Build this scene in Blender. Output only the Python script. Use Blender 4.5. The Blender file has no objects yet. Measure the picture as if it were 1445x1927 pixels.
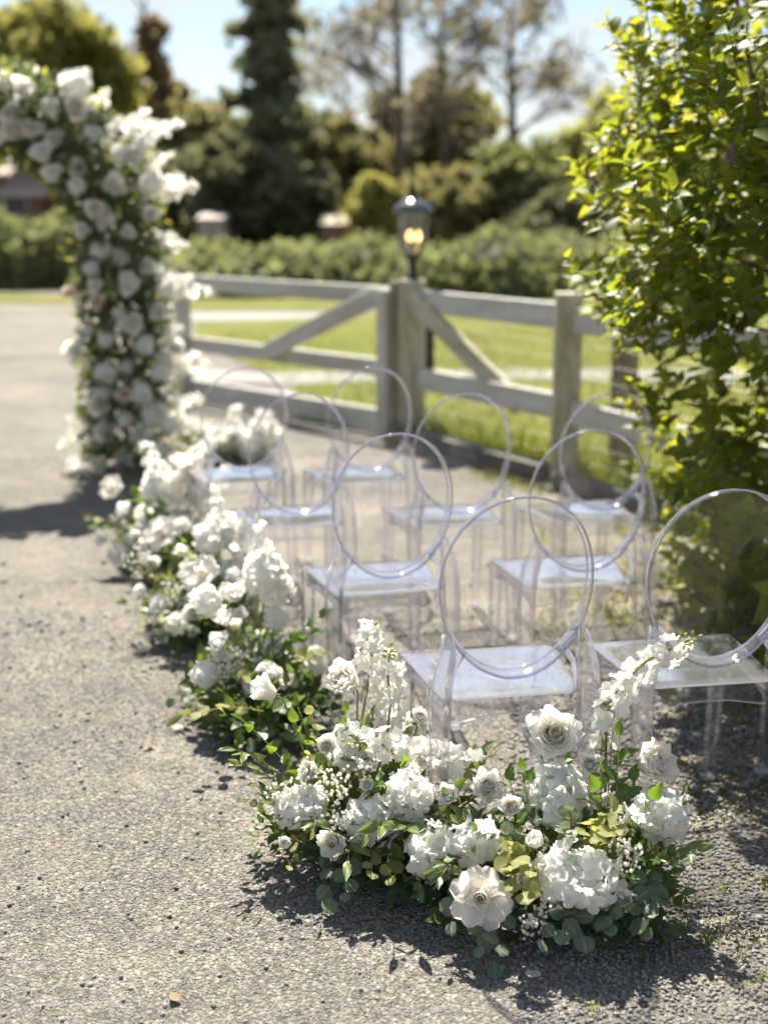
import bpy, math, random
import numpy as np
from mathutils import Matrix, Vector, Euler, Quaternion

# ------------------------------------------------------------------ camera, sky, sun, exposure
S = bpy.context.scene
C = S.collection
F, PITCH, HC, CX, CY = 2432.6, 0.2254, 1.61, 722.5, 963.5
cam_d = bpy.data.cameras.new("camera"); cam = bpy.data.objects.new("camera", cam_d); C.objects.link(cam)
cam.location = (0, 0, HC); cam.rotation_euler = (math.pi/2 - PITCH, 0, 0)
cam_d.sensor_fit = 'HORIZONTAL'; cam_d.sensor_width = 24.0; cam_d.lens = F/1445*24.0
cam_d.clip_start = 0.05; cam_d.clip_end = 2000
cam_d.dof.use_dof = True; cam_d.dof.focus_distance = 3.05; cam_d.dof.aperture_fstop = 1.45
S.camera = cam
SUN_EL, SUN_AZ = math.radians(56), math.radians(-9)     # azimuth from +Y, negative = left of view
w = bpy.data.worlds.new("World"); S.world = w; w.use_nodes = True
nt = w.node_tree; nt.nodes.clear()
def N(nt, t, **k):
    n = nt.nodes.new(t)
    for a, b in k.items(): setattr(n, a, b)
    return n
wo = N(nt, 'ShaderNodeOutputWorld'); bg = N(nt, 'ShaderNodeBackground'); sky = N(nt, 'ShaderNodeTexSky', sky_type='NISHITA')
sky.sun_disc = False; sky.sun_elevation = SUN_EL; sky.sun_rotation = SUN_AZ; sky.altitude = 50; sky.air_density = 1.0; sky.dust_density = 0.8
bg.inputs['Strength'].default_value = 0.05
tc = N(nt, 'ShaderNodeTexCoord'); sep = N(nt, 'ShaderNodeSeparateXYZ'); nt.links.new(tc.outputs['Generated'], sep.inputs[0])
dn = N(nt, 'ShaderNodeMath', operation='ADD'); nt.links.new(sep.outputs['Z'], dn.inputs[0]); dn.inputs[1].default_value = 0.13
dv = N(nt, 'ShaderNodeVectorMath', operation='DIVIDE'); cb = N(nt, 'ShaderNodeCombineXYZ')
for i in range(3): nt.links.new(dn.outputs[0], cb.inputs[i])
nt.links.new(tc.outputs['Generated'], dv.inputs[0]); nt.links.new(cb.outputs[0], dv.inputs[1])
cn = N(nt, 'ShaderNodeTexNoise'); cn.inputs['Scale'].default_value = 1.15; cn.inputs['Detail'].default_value = 7; cn.inputs['Roughness'].default_value = 0.6
nt.links.new(dv.outputs[0], cn.inputs['Vector'])
cr = N(nt, 'ShaderNodeValToRGB'); cr.color_ramp.elements[0].position = .45; cr.color_ramp.elements[1].position = .68
nt.links.new(cn.outputs['Fac'], cr.inputs[0])
cm = N(nt, 'ShaderNodeMix', data_type='RGBA'); nt.links.new(cr.outputs[0], cm.inputs['Factor'])
nt.links.new(sky.outputs[0], cm.inputs[6]); cm.inputs[7].default_value = (5.9, 6.0, 6.3, 1)
nt.links.new(cm.outputs[2], bg.inputs['Color']); nt.links.new(bg.outputs[0], wo.inputs[0])
sd = bpy.data.lights.new("sun", 'SUN'); sun = bpy.data.objects.new("sun", sd); C.objects.link(sun)
sd.energy = 5.0; sd.angle = math.radians(.53); sd.color = (1, .93, .815)
to_sun = Vector((math.sin(SUN_AZ)*math.cos(SUN_EL), math.cos(SUN_AZ)*math.cos(SUN_EL), math.sin(SUN_EL)))
sun.rotation_euler = to_sun.to_track_quat('Z', 'Y').to_euler()
sun.location = (0, 0, 20)
vs = S.view_settings; vs.view_transform = 'Standard'; vs.look = 'None'; vs.gamma = 1; vs.exposure = 1.56; vs.use_curve_mapping = False
cy = S.cycles
cy.max_bounces = 8; cy.diffuse_bounces = 5; cy.glossy_bounces = 2; cy.transmission_bounces = 5; cy.transparent_max_bounces = 32
cy.use_adaptive_sampling = True; cy.adaptive_threshold = 0.035
cy.caustics_reflective = False; cy.caustics_refractive = False; cy.sample_clamp_indirect = 6; cy.blur_glossy = 0.3
cy.use_denoising = True
try: cy.denoiser = 'OPENIMAGEDENOISE'
except Exception: pass

R = random.Random(7); NP = np.random.default_rng(7)
V = Vector
def ray(x, y):
    a, b = (x-CX)/F, (y-CY)/F
    return V((a, math.cos(PITCH)-b*math.sin(PITCH), -math.sin(PITCH)-b*math.cos(PITCH)))
def pg(x, y, z=0.0):                      # photo pixel -> point at height z
    r = ray(x, y); t = (z-HC)/r.z; return V((r.x*t, r.y*t, z))
def pY(x, y, Y):                          # photo pixel -> point at depth Y
    r = ray(x, y); t = Y/r.y; return V((r.x*t, Y, HC+r.z*t))

# ------------------------------------------------------------------ materials
def newmat(name):
    m = bpy.data.materials.new(name); m.use_nodes = True; t = m.node_tree; t.nodes.clear()
    return m, t, N(t, 'ShaderNodeOutputMaterial')
def ramp(t, fac, stops):
    r = N(t, 'ShaderNodeValToRGB'); e = r.color_ramp.elements
    while len(e) < len(stops): e.new(.5)
    for k, (p, c) in enumerate(stops): e[k].position = p; e[k].color = (*c, 1)
    t.links.new(fac, r.inputs[0]); return r.outputs[0]
def noise(t, scale, detail=4, rough=.55, coord='Object', vec=None):
    n = N(t, 'ShaderNodeTexNoise'); n.inputs['Scale'].default_value = scale; n.inputs['Detail'].default_value = detail; n.inputs['Roughness'].default_value = rough
    if vec is None:
        c = N(t, 'ShaderNodeTexCoord'); vec = c.outputs[coord]
    t.links.new(vec, n.inputs['Vector']); return n.outputs['Fac']
def mixc(t, fac, a, b, mode='MIX'):
    m = N(t, 'ShaderNodeMix', data_type='RGBA', blend_type=mode)
    for s, v in ((m.inputs['Factor'], fac), (m.inputs[6], a), (m.inputs[7], b)):
        if isinstance(v, (int, float)): s.default_value = v
        elif isinstance(v, tuple): s.default_value = (*v, 1)
        else: t.links.new(v, s)
    return m.outputs[2]
def math_(t, op, a, b=0.0):
    m = N(t, 'ShaderNodeMath', operation=op)
    for s, v in ((m.inputs[0], a), (m.inputs[1], b)):
        if isinstance(v, (int, float)): s.default_value = v
        else: t.links.new(v, s)
    return m.outputs[0]
def mixs(t, fac, a, b):
    m = N(t, 'ShaderNodeMixShader')
    if isinstance(fac, (int, float)): m.inputs[0].default_value = fac
    else: t.links.new(fac, m.inputs[0])
    t.links.new(a, m.inputs[1]); t.links.new(b, m.inputs[2]); return m.outputs[0]
def bump(t, h, strength=.3, dist=.01):
    b = N(t, 'ShaderNodeBump'); b.inputs['Strength'].default_value = strength; b.inputs['Distance'].default_value = dist
    t.links.new(h, b.inputs['Height']); return b.outputs[0]

def leafy(name, col, col2, trans=.35, tcol=None, rough=.45, spec=.5, nscale=25, rnd='obj', bmp=0, vein=0, heart=None):
    """two-sided leaf or petal: diffuse + light coming through + a soft gloss"""
    m, t, o = newmat(name)
    if rnd == 'obj':
        oi = N(t, 'ShaderNodeObjectInfo'); r = oi.outputs['Random']
    elif rnd == 'isl':
        g = N(t, 'ShaderNodeNewGeometry'); r = g.outputs['Random Per Island']
    n = noise(t, nscale, 3)
    f = math_(t, 'ADD', math_(t, 'MULTIPLY', r, .7), math_(t, 'MULTIPLY', math_(t, 'SUBTRACT', n, .5), .9))
    c = mixc(t, f, col, col2)
    if vein:                                    # midrib and slanting side veins along the leaf's own axes
        co = N(t, 'ShaderNodeTexCoord'); sx = N(t, 'ShaderNodeSeparateXYZ'); t.links.new(co.outputs['Object'], sx.inputs[0])
        ax = math_(t, 'ABSOLUTE', sx.outputs[0])
        mid = math_(t, 'LESS_THAN', ax, .0009)
        sv = math_(t, 'GREATER_THAN', math_(t, 'SINE', math_(t, 'MULTIPLY', math_(t, 'SUBTRACT', sx.outputs[1], math_(t, 'MULTIPLY', ax, .75)), 6.283/.0065)), .86)
        c = mixc(t, math_(t, 'MAXIMUM', math_(t, 'MULTIPLY', mid, .55*vein), math_(t, 'MULTIPLY', sv, .22*vein)), c, tuple(min(.6, x*2.1+.03) for x in col2))
        blot = ramp(t, noise(t, 90, 4, .7), [(.62, (0, 0, 0)), (.74, (.5, .5, .5))]); c = mixc(t, blot, c, (.20, .17, .06))
    if heart:                                   # petals are tinted at their foot
        co = N(t, 'ShaderNodeTexCoord'); ln_ = N(t, 'ShaderNodeVectorMath', operation='LENGTH'); t.links.new(co.outputs['Object'], ln_.inputs[0])
        c = mixc(t, ramp(t, ln_.outputs['Value'], [(.002/heart[1], (1, 1, 1)), (.010/heart[1], (0, 0, 0))]) if False else math_(t, 'MULTIPLY', math_(t, 'LESS_THAN', ln_.outputs['Value'], heart[1]), math_(t, 'SUBTRACT', 1.0, math_(t, 'DIVIDE', ln_.outputs['Value'], heart[1]))), c, heart[0])
    p = N(t, 'ShaderNodeBsdfPrincipled'); t.links.new(c, p.inputs['Base Color'])
    p.inputs['Roughness'].default_value = rough; p.inputs['Specular IOR Level'].default_value = spec
    tr = N(t, 'ShaderNodeBsdfTranslucent')
    if tcol: t.links.new(mixc(t, .75, c, tcol), tr.inputs['Color'])
    else: t.links.new(c, tr.inputs['Color'])
    if bmp:
        co_ = N(t, 'ShaderNodeTexCoord'); mp_ = N(t, 'ShaderNodeMapping'); mp_.inputs['Scale'].default_value = (420, 420, 45); t.links.new(co_.outputs['Object'], mp_.inputs[0])
        b = bump(t, noise(t, 1, 3, vec=mp_.outputs[0]), bmp, .003); t.links.new(b, p.inputs['Normal'])
    t.links.new(mixs(t, trans, p.outputs[0], tr.outputs[0]), o.inputs[0]); return m

def solid(name, col, rough=.6, metal=0.0, col2=None, nscale=8, bmp=0, bscale=60, spec=.5, stretch=None):
    m, t, o = newmat(name); p = N(t, 'ShaderNodeBsdfPrincipled')
    p.inputs['Roughness'].default_value = rough; p.inputs['Metallic'].default_value = metal; p.inputs['Specular IOR Level'].default_value = spec
    vec = None
    if stretch:
        c = N(t, 'ShaderNodeTexCoord'); mp = N(t, 'ShaderNodeMapping'); mp.inputs['Scale'].default_value = stretch
        t.links.new(c.outputs['Object'], mp.inputs[0]); vec = mp.outputs[0]
    t.links.new(ramp(t, noise(t, nscale, 5, .6, vec=vec), [(.3, col), (.7, col2 or tuple(min(1, x*1.25) for x in col))]), p.inputs['Base Color'])
    if bmp: t.links.new(bump(t, noise(t, bscale, 4, vec=vec), bmp, .01), p.inputs['Normal'])
    t.links.new(p.outputs[0], o.inputs[0]); return m

M = {}
M['petal'] = leafy('white_petal', (.93, .91, .87), (.91, .895, .85), .58, (.975, .955, .89), .6, .25, 40, bmp=.35, heart=((.89, .88, .76), .016))
M['petal_cream'] = leafy('cream_petal', (.93, .905, .85), (.91, .875, .81), .56, (.975, .935, .85), .55, .3, 40, bmp=.35, heart=((.93, .88, .75), .018))
M['petal_cool'] = leafy('hydrangea_petal', (.90, .89, .87), (.87, .865, .82), .56, (.96, .955, .905), .65, .2, 60, bmp=.3, heart=((.76, .79, .55), .006))
M['petal_blush'] = leafy('blush_petal', (.82, .66, .56), (.84, .76, .68), .3, (.9, .7, .55), .6, .25, 40)
M['stamen'] = solid('stamen', (.55, .26, .05), .7, col2=(.75, .45, .1))
M['leaf_silver'] = leafy('silver_dollar_leaf', (.085, .125, .08), (.18, .225, .145), .3, (.26, .33, .11), .5, .4, vein=1)
M['leaf_long'] = leafy('long_eucalyptus_leaf', (.085, .135, .035), (.17, .225, .075), .34, (.36, .44, .07), .38, .6, vein=1)
M['leaf_rose'] = leafy('rose_leaf', (.04, .10, .015), (.085, .16, .025), .40, (.32, .50, .03), .35, .6, vein=1)
M['leaf_lime'] = leafy('lime_leaf', (.22, .235, .08), (.35, .35, .14), .45, (.55, .54, .13), .55, .3, vein=1)
M['leaf_dark'] = leafy('infill_leaf', (.05, .085, .03), (.11, .155, .06), .32, (.26, .34, .05), .5, .4, rnd='isl')
M['stem'] = solid('green_stem', (.16, .20, .05), .6, col2=(.26, .22, .08))
M['twig'] = solid('reddish_twig', (.16, .09, .05), .7, col2=(.25, .15, .08))
M['bud'] = solid('green_bud', (.30, .36, .06), .5, col2=(.42, .45, .12))
M['tray'] = solid('dark_green_tray', (.045, .085, .06), .5)
M['foam'] = solid('floral_foam', (.03, .06, .03), .95, bmp=.5)
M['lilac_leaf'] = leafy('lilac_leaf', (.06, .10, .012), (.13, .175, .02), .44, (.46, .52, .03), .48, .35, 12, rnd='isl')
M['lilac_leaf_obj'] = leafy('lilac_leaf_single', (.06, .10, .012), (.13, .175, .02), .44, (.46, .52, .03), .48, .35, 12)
M['lilac_bloom'] = leafy('lilac_bloom', (.22, .12, .16), (.32, .20, .25), .3, None, .6, .3, rnd='isl')
M['bark'] = solid('bark', (.09, .075, .058), .9, col2=(.17, .14, .105), nscale=20, bmp=.6)
M['black_metal'] = solid('black_metal', (.012, .012, .013), .35, .3)
M['arch_metal'] = solid('arch_metal', (.3, .28, .25), .4, .8)
M['green_buds'] = leafy('lime_spray', (.32, .36, .06), (.46, .46, .10), .35, (.6, .62, .1), .5, .3)

# weathered white painted wood: paint with algae and bare patches that run along the board
def painted_wood(name, base, stain, amount):
    m, t, o = newmat(name); p = N(t, 'ShaderNodeBsdfPrincipled'); p.inputs['Roughness'].default_value = .65
    c = N(t, 'ShaderNodeTexCoord'); mp = N(t, 'ShaderNodeMapping'); mp.inputs['Scale'].default_value = (9, 9, 1.4)
    t.links.new(c.outputs['Object'], mp.inputs[0])
    n1 = noise(t, 1.6, 6, .65, vec=mp.outputs[0]); n2 = noise(t, 14, 5, .6, vec=c.outputs['Object'])
    f = ramp(t, math_(t, 'ADD', math_(t, 'MULTIPLY', n1, .7), math_(t, 'MULTIPLY', n2, .3)), [(.5-amount*.25, (0, 0, 0)), (.72-amount*.2, (1, 1, 1))])
    t.links.new(mixc(t, f, base, stain), p.inputs['Base Color'])
    t.links.new(bump(t, n2, .25, .006), p.inputs['Normal'])
    t.links.new(p.outputs[0], o.inputs[0]); return m
M['fence'] = painted_wood('weathered_white_paint', (.60, .59, .55), (.42, .40, .34), .6)
M['fence_post'] = painted_wood('mossy_white_paint', (.61, .585, .50), (.35, .315, .20), .75)
M['fence_brown'] = painted_wood('brown_wood', (.40, .34, .27), (.20, .15, .10), .8)
M['timber'] = painted_wood('old_timber', (.20, .17, .13), (.09, .075, .055), .6)

def plastic(name, violet, haze, glassmix, base=(.985, .985, .99), refl=.92, pw=4.6, f0=.055):
    m, t, o = newmat(name)
    lw = N(t, 'ShaderNodeLayerWeight'); lw.inputs['Blend'].default_value = .5; fc = lw.outputs['Facing']
    sch = math_(t, 'ADD', math_(t, 'MULTIPLY', math_(t, 'POWER', fc, pw), refl), f0*refl)
    trn = N(t, 'ShaderNodeBsdfTransparent'); t.links.new(mixc(t, math_(t, 'POWER', fc, 3.0), base, violet), trn.inputs[0])
    gl = N(t, 'ShaderNodeBsdfGlossy'); gl.inputs['Roughness'].default_value = .045; gl.inputs['Color'].default_value = (1, 1, 1, 1)
    n = noise(t, 9, 2); t.links.new(bump(t, n, .05, .02), gl.inputs['Normal'])
    s = trn.outputs[0]
    if glassmix:
        g = N(t, 'ShaderNodeBsdfGlass'); g.inputs['IOR'].default_value = 1.5; g.inputs['Roughness'].default_value = .01; g.inputs['Color'].default_value = (.90, .89, .985, 1)
        s = mixs(t, glassmix, s, g.outputs[0])
    if haze:  # milky diffuse share: frosting on the feet, painted brightness on seat and rims
        d = N(t, 'ShaderNodeBsdfDiffuse'); d.inputs[0].default_value = (.88, .90, .935, 1)
        tl = N(t, 'ShaderNodeBsdfTranslucent'); tl.inputs[0].default_value = (.88, .90, .935, 1)
        s = mixs(t, haze, s, mixs(t, .5, d.outputs[0], tl.outputs[0]))
    t.links.new(mixs(t, sch, s, gl.outputs[0]), o.inputs[0]); return m
M['clear'] = plastic('clear_polycarbonate', (.80, .79, .89), .001, 0, (.985, .985, .992), .95, 4.6, .03)
M['seat'] = plastic('clear_seat_painted_sky', (.92, .92, .96), .12, 0, (.97, .975, .985), .95, 3.2, .08)  # diffuse share paints the reflected sky into the seat
M['rim'] = plastic('clear_rim_painted_glow', (.34, .31, .50), .24, .35, (.92, .91, .96), 1.0)  # diffuse share paints the bright refracted sky into the rim
M['edge'] = plastic('clear_edge_painted_dark', (.20, .17, .36), .04, .3, (.76, .73, .85), 1.0)  # violet tint paints the dark internal reflection along the edges
M['band'] = plastic('clear_band_painted_glow', (.78, .77, .88), .07, 0, (.96, .96, .98), 1.0)  # diffuse share paints the lit rim's brightness into the band
M['leg'] = plastic('clear_polycarbonate_leg', (.58, .56, .72), .018, .12, (.975, .975, .985), 1.0)
M['foot'] = plastic('frosted_foot_pad', (.8, .8, .9), .45, 0)

# ground materials
def ground_mat():
    m, t, o = newmat('chip_seal'); p = N(t, 'ShaderNodeBsdfPrincipled'); p.inputs['Roughness'].default_value = .9
    c = N(t, 'ShaderNodeTexCoord'); ob = c.outputs['Object']
    v = N(t, 'ShaderNodeTexVoronoi'); v.inputs['Scale'].default_value = 95; t.links.new(ob, v.inputs['Vector'])
    sepc = N(t, 'ShaderNodeSeparateColor'); t.links.new(v.outputs['Color'], sepc.inputs[0])
    chip = ramp(t, sepc.outputs[0], [(0, (.095, .093, .088)), (.35, (.155, .15, .138)), (.75, (.215, .207, .19)), (1, (.31, .297, .275))])
    edge = ramp(t, v.outputs['Distance'], [(.35, (1, 1, 1)), (.75, (.55, .52, .47))])
    chip = mixc(t, 1.0, chip, edge, 'MULTIPLY')
    big = ramp(t, noise(t, .55, 5, .6, vec=ob), [(.35, (.70, .69, .67)), (.65, (1.12, 1.09, 1.03))])
    mid = ramp(t, noise(t, 6, 5, .65, vec=ob), [(.35, (.82, .80, .77)), (.62, (1.08, 1.07, 1.05))])
    dust = mixc(t, ramp(t, noise(t, 2.2, 6, .7, vec=ob), [(.5, (0, 0, 0)), (.75, (.55, .55, .55))]), chip, (.235, .215, .182))
    col = mixc(t, 1.0, mixc(t, 1.0, dust, big, 'MULTIPLY'), mid, 'MULTIPLY')
    # moss on the gravel to the right
    sp = N(t, 'ShaderNodeSeparateXYZ'); t.links.new(ob, sp.inputs[0])
    side = N(t, 'ShaderNodeMapRange'); side.inputs[1].default_value = .35; side.inputs[2].default_value = 1.3; t.links.new(sp.outputs[0], side.inputs[0])
    moss = math_(t, 'MULTIPLY', side.outputs[0], ramp(t, noise(t, 5, 6, .7, vec=ob), [(.47, (0, 0, 0)), (.62, (1, 1, 1))]))
    col = mixc(t, moss, col, (.20, .17, .055))
    t.links.new(col, p.inputs['Base Color'])
    h = math_(t, 'ADD', math_(t, 'MULTIPLY', v.outputs['Distance'], -1.0), math_(t, 'MULTIPLY', noise(t, 40, 4, .6, vec=ob), .8))
    t.links.new(bump(t, h, .9, .006), p.inputs['Normal'])
    t.links.new(p.outputs[0], o.inputs[0]); return m
M['ground'] = ground_mat()
def stone_mat():
    m, t, o = newmat('gravel_stone'); p = N(t, 'ShaderNodeBsdfPrincipled'); p.inputs['Roughness'].default_value = .8
    g = N(t, 'ShaderNodeNewGeometry')
    c = ramp(t, g.outputs['Random Per Island'], [(0, (.05, .05, .05)), (.2, (.115, .113, .107)), (.6, (.185, .18, .167)), (.85, (.25, .24, .222)), (.97, (.36, .348, .328)), (1, (.30, .22, .155))])
    t.links.new(mixc(t, .5, c, ramp(t, noise(t, 1.1, 6, .65), [(.35, (.10, .098, .092)), (.65, (.285, .27, .242))])), p.inputs['Base Color'])
    t.links.new(p.outputs[0], o.inputs[0]); return m
M['stone'] = stone_mat()
M['lawn'] = solid('lawn', (.09, .10, .02), .9, col2=(.15, .15, .036), nscale=1.2, bmp=.6, bscale=30, spec=.1)
M['grass'] = leafy('grass_blade', (.10, .135, .018), (.20, .215, .04), .4, (.34, .37, .05), .5, .3, 3, rnd='isl')
M['path'] = solid('gravel_path', (.19, .185, .17), .9, col2=(.25, .245, .23), nscale=3)
M['moss'] = leafy('moss_tuft', (.14, .13, .03), (.24, .22, .05), .3, None, .8, .1, 3, rnd='isl')
def bgfol(name, a, b, tr=.25):
    M[name] = leafy(name, a, b, tr+.15, tuple(min(.8, x*1.25*k) for x, k in zip(b, (1.0, 1.0, .85))), .6, .25, .7, rnd='isl')
bgfol('willow_fol', (.23, .225, .06), (.34, .32, .10), .38)
bgfol('brown_fol', (.20, .145, .095), (.28, .21, .13), .32)
bgfol('cedar_fol', (.15, .16, .10), (.235, .245, .145), .35)
bgfol('olive_fol', (.19, .175, .075), (.29, .265, .12), .32)
bgfol('green_fol', (.15, .17, .06), (.235, .25, .095), .3)
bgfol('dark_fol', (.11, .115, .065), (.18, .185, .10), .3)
bgfol('hedge_fol', (.165, .185, .075), (.27, .285, .13), .28)
bgfol('pale_fol', (.24, .25, .08), (.36, .36, .14), .35)
bgfol('tan_fol', (.19, .165, .11), (.27, .235, .16), .3)

# ------------------------------------------------------------------ mesh helpers
def mesh(name, v, f, mat=None, smooth=True):
    me = bpy.data.meshes.new(name)
    v = np.asarray(v, dtype=np.float32)
    if isinstance(f, np.ndarray):
        k = f.shape[1]; n = len(f)
        me.vertices.add(len(v)); me.vertices.foreach_set('co', v.ravel())
        me.loops.add(n*k); me.loops.foreach_set('vertex_index', f.astype(np.int32).ravel())
        me.polygons.add(n); me.polygons.foreach_set('loop_start', np.arange(0, n*k, k, dtype=np.int32)); me.polygons.foreach_set('loop_total', np.full(n, k, dtype=np.int32))
        me.update(calc_edges=True); me.validate()
    else:
        me.from_pydata([tuple(map(float, p)) for p in v], [], f); me.update()
    if smooth: me.polygons.foreach_set('use_smooth', np.ones(len(me.polygons), dtype=bool))
    if mat: me.materials.append(mat)
    return me
class MB:
    def __init__(s): s.v = []; s.f = []
    def add(s, v, f):
        b = len(s.v); s.v += [tuple(p) for p in v]; s.f += [tuple(i+b for i in q) for q in f]; return s
    def box(s, c, d, rot=None, bev=.0):
        x, y, z = (q/2 for q in d)
        if bev <= 0:
            vs_ = [(sx*x, sy*y, sz*z) for sz in (-1, 1) for sx, sy in ((-1, -1), (1, -1), (1, 1), (-1, 1))]
            fs = [(3, 2, 1, 0), (4, 5, 6, 7), (0, 1, 5, 4), (1, 2, 6, 5), (2, 3, 7, 6), (3, 0, 4, 7)]
        else:
            rings = []
            for zz, ins in ((-z, bev), (-z+bev, 0), (z-bev, 0), (z, bev)):
                xx, yy = x-ins, y-ins; q = bev if ins == 0 else 0
                rings.append([(-xx, -yy+q, zz), (-xx+q, -yy, zz), (xx-q, -yy, zz), (xx, -yy+q, zz), (xx, yy-q, zz), (xx-q, yy, zz), (-xx+q, yy, zz), (-xx, yy-q, zz)])
            vs_ = [p for r in rings for p in r]; fs = []
            for k in range(3):
                for i in range(8): fs.append((k*8+i, k*8+(i+1) % 8, (k+1)*8+(i+1) % 8, (k+1)*8+i))
            fs += [tuple(range(7, -1, -1)), tuple(range(24, 32))]
        m = (rot or Matrix.Identity(3)); c = V(c)
        return s.add([tuple(m @ V(p) + c) for p in vs_], fs)
    def tube(s, pts, rad, n=6, cap=True):
        pts = [V(p) for p in pts]; rad = rad if isinstance(rad, (list, tuple)) else [rad]*len(pts)
        t0 = (pts[1]-pts[0]).normalized(); up = V((0, 0, 1)) if abs(t0.z) < .9 else V((1, 0, 0))
        u = t0.cross(up).normalized(); vs_ = []; fs = []
        for i, p in enumerate(pts):
            t = ((pts[min(i+1, len(pts)-1)]-pts[max(i-1, 0)])).normalized()
            u = (u - t*u.dot(t)).normalized(); v2 = t.cross(u)
            for k in range(n):
                a = 2*math.pi*k/n; vs_.append(p + (u*math.cos(a)+v2*math.sin(a))*rad[i])
        for i in range(len(pts)-1):
            for k in range(n): fs.append((i*n+k, i*n+(k+1) % n, (i+1)*n+(k+1) % n, (i+1)*n+k))
        if cap: fs += [tuple(range(n-1, -1, -1)), tuple((len(pts)-1)*n+k for k in range(n))]
        return s.add(vs_, fs)
    def lathe(s, prof, c=(0, 0, 0), n=20):
        vs_ = []; fs = []; c = V(c)
        for r, z in prof:
            for k in range(n): a = 2*math.pi*k/n; vs_.append((c.x+r*math.cos(a), c.y+r*math.sin(a), c.z+z))
        for i in range(len(prof)-1):
            for k in range(n): fs.append((i*n+k, i*n+(k+1) % n, (i+1)*n+(k+1) % n, (i+1)*n+k))
        return s.add(vs_, fs)
    def mesh(s, name, mat, smooth=True): return mesh(name, s.v, s.f, mat, smooth)
def grid_faces(nu, nv):
    return [(j*nu+i, j*nu+i+1, (j+1)*nu+i+1, (j+1)*nu+i) for j in range(nv-1) for i in range(nu-1)]
ICO_V = None
def ico():
    p = (1+5**.5)/2
    v = np.array([(-1, p, 0), (1, p, 0), (-1, -p, 0), (1, -p, 0), (0, -1, p), (0, 1, p), (0, -1, -p), (0, 1, -p), (p, 0, -1), (p, 0, 1), (-p, 0, -1), (-p, 0, 1)], float)
    v /= np.linalg.norm(v[0])
    f = np.array([(0, 11, 5), (0, 5, 1), (0, 1, 7), (0, 7, 10), (0, 10, 11), (1, 5, 9), (5, 11, 4), (11, 10, 2), (10, 7, 6), (7, 1, 8), (3, 9, 4), (3, 4, 2), (3, 2, 6), (3, 6, 8), (3, 8, 9), (4, 9, 5), (2, 4, 11), (6, 2, 10), (8, 6, 7), (9, 8, 1)])
    return v, f
def rep(bv, bf, mats):
    """many transformed copies of a small mesh in one array pair"""
    bv = np.asarray(bv, float); bf = np.asarray(bf); mats = np.asarray(mats, float)
    v = np.einsum('nij,kj->nki', mats[:, :3, :3], bv) + mats[:, None, :3, 3]
    f = bf[None] + (np.arange(len(mats))*len(bv))[:, None, None]
    return v.reshape(-1, 3), f.reshape(-1, bf.shape[1])
def orient(d, spin=None, up=None):
    """rotation taking +Z to d"""
    d = V(d).normalized(); q = d.to_track_quat('Z', 'Y')
    return (q @ Quaternion((0, 0, 1), R.uniform(0, 6.283) if spin is None else spin)).to_matrix().to_4x4()
def orient_leaf(d, nrm):
    """leaf frame: +Y along d, +Z close to nrm"""
    y = V(d).normalized(); x = y.cross(V(nrm))
    if x.length < 1e-4: x = y.cross(V((1, 0, 0)))
    x.normalize(); z = x.cross(y)
    return Matrix((x, y, z)).transposed().to_4x4()
def rdir(): 
    a = V((R.gauss(0, 1), R.gauss(0, 1), R.gauss(0, 1))); return a.normalized()
def TR(p, m=None, s=1.0):
    return Matrix.Translation(p) @ (m or Matrix.Identity(4)) @ Matrix.Scale(s, 4)

# ------------------------------------------------------------------ object helpers
WM = {}
def tag(o, label=None, cat=None, group=None, kind=None):
    for k, v in (('label', label), ('category', cat), ('group', group), ('kind', kind)):
        if v: o[k] = v
    return o
def thing(name, label, cat, loc=(0, 0, 0), rotz=0.0, group=None):
    o = bpy.data.objects.new(name, None); C.objects.link(o); o.empty_display_size = .1
    o.location = loc; o.rotation_euler = (0, 0, rotz); WM[o] = Matrix.Translation(loc) @ Matrix.Rotation(rotz, 4, 'Z')
    return tag(o, label, cat, group)
def part(name, me, parent, world=None, local=None, kind=None, label=None):
    o = bpy.data.objects.new(name, me); C.objects.link(o)
    if parent is not None:
        o.parent = parent; L = local if local is not None else (WM[parent].inverted() @ world if world is not None else Matrix.Identity(4))
        o.matrix_basis = L; WM[o] = WM[parent] @ L
    else:
        o.matrix_basis = world or Matrix.Identity(4); WM[o] = o.matrix_basis.copy()
    return tag(o, label, kind=kind)
def wpart(name, mb, mat, parent, smooth=False, kind=None, label=None):
    """a part whose mesh was modelled in world coordinates"""
    inv = WM[parent].inverted(); v = [inv @ V(p) for p in mb.v]
    c = sum(v, V())/len(v); v = [p-c for p in v]
    return part(name, mesh(name, v, mb.f, mat, smooth), parent, local=Matrix.Translation(c), kind=kind, label=label)
def struct(name, me, world=None):
    return tag(part(name, me, None, world or Matrix.Identity(4)), kind='structure')

# ------------------------------------------------------------------ ground
def sheet(name, pts, z, mat):
    return struct(name, mesh(name, [(x, y, z) for x, y in pts], [tuple(range(len(pts)))], mat, False))
sheet('driveway', [(-400, -60), (400, -60), (400, 900), (-400, 900)], 0.0, M['ground'])
def fencepoint(x, y): return pg(x, y)
CP = V((0.207, 9.46, 0)); RP = V((1.117, 7.89, 0))
GL = V((-1.75, 11.6, 0))                         # far end of the left gate
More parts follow.
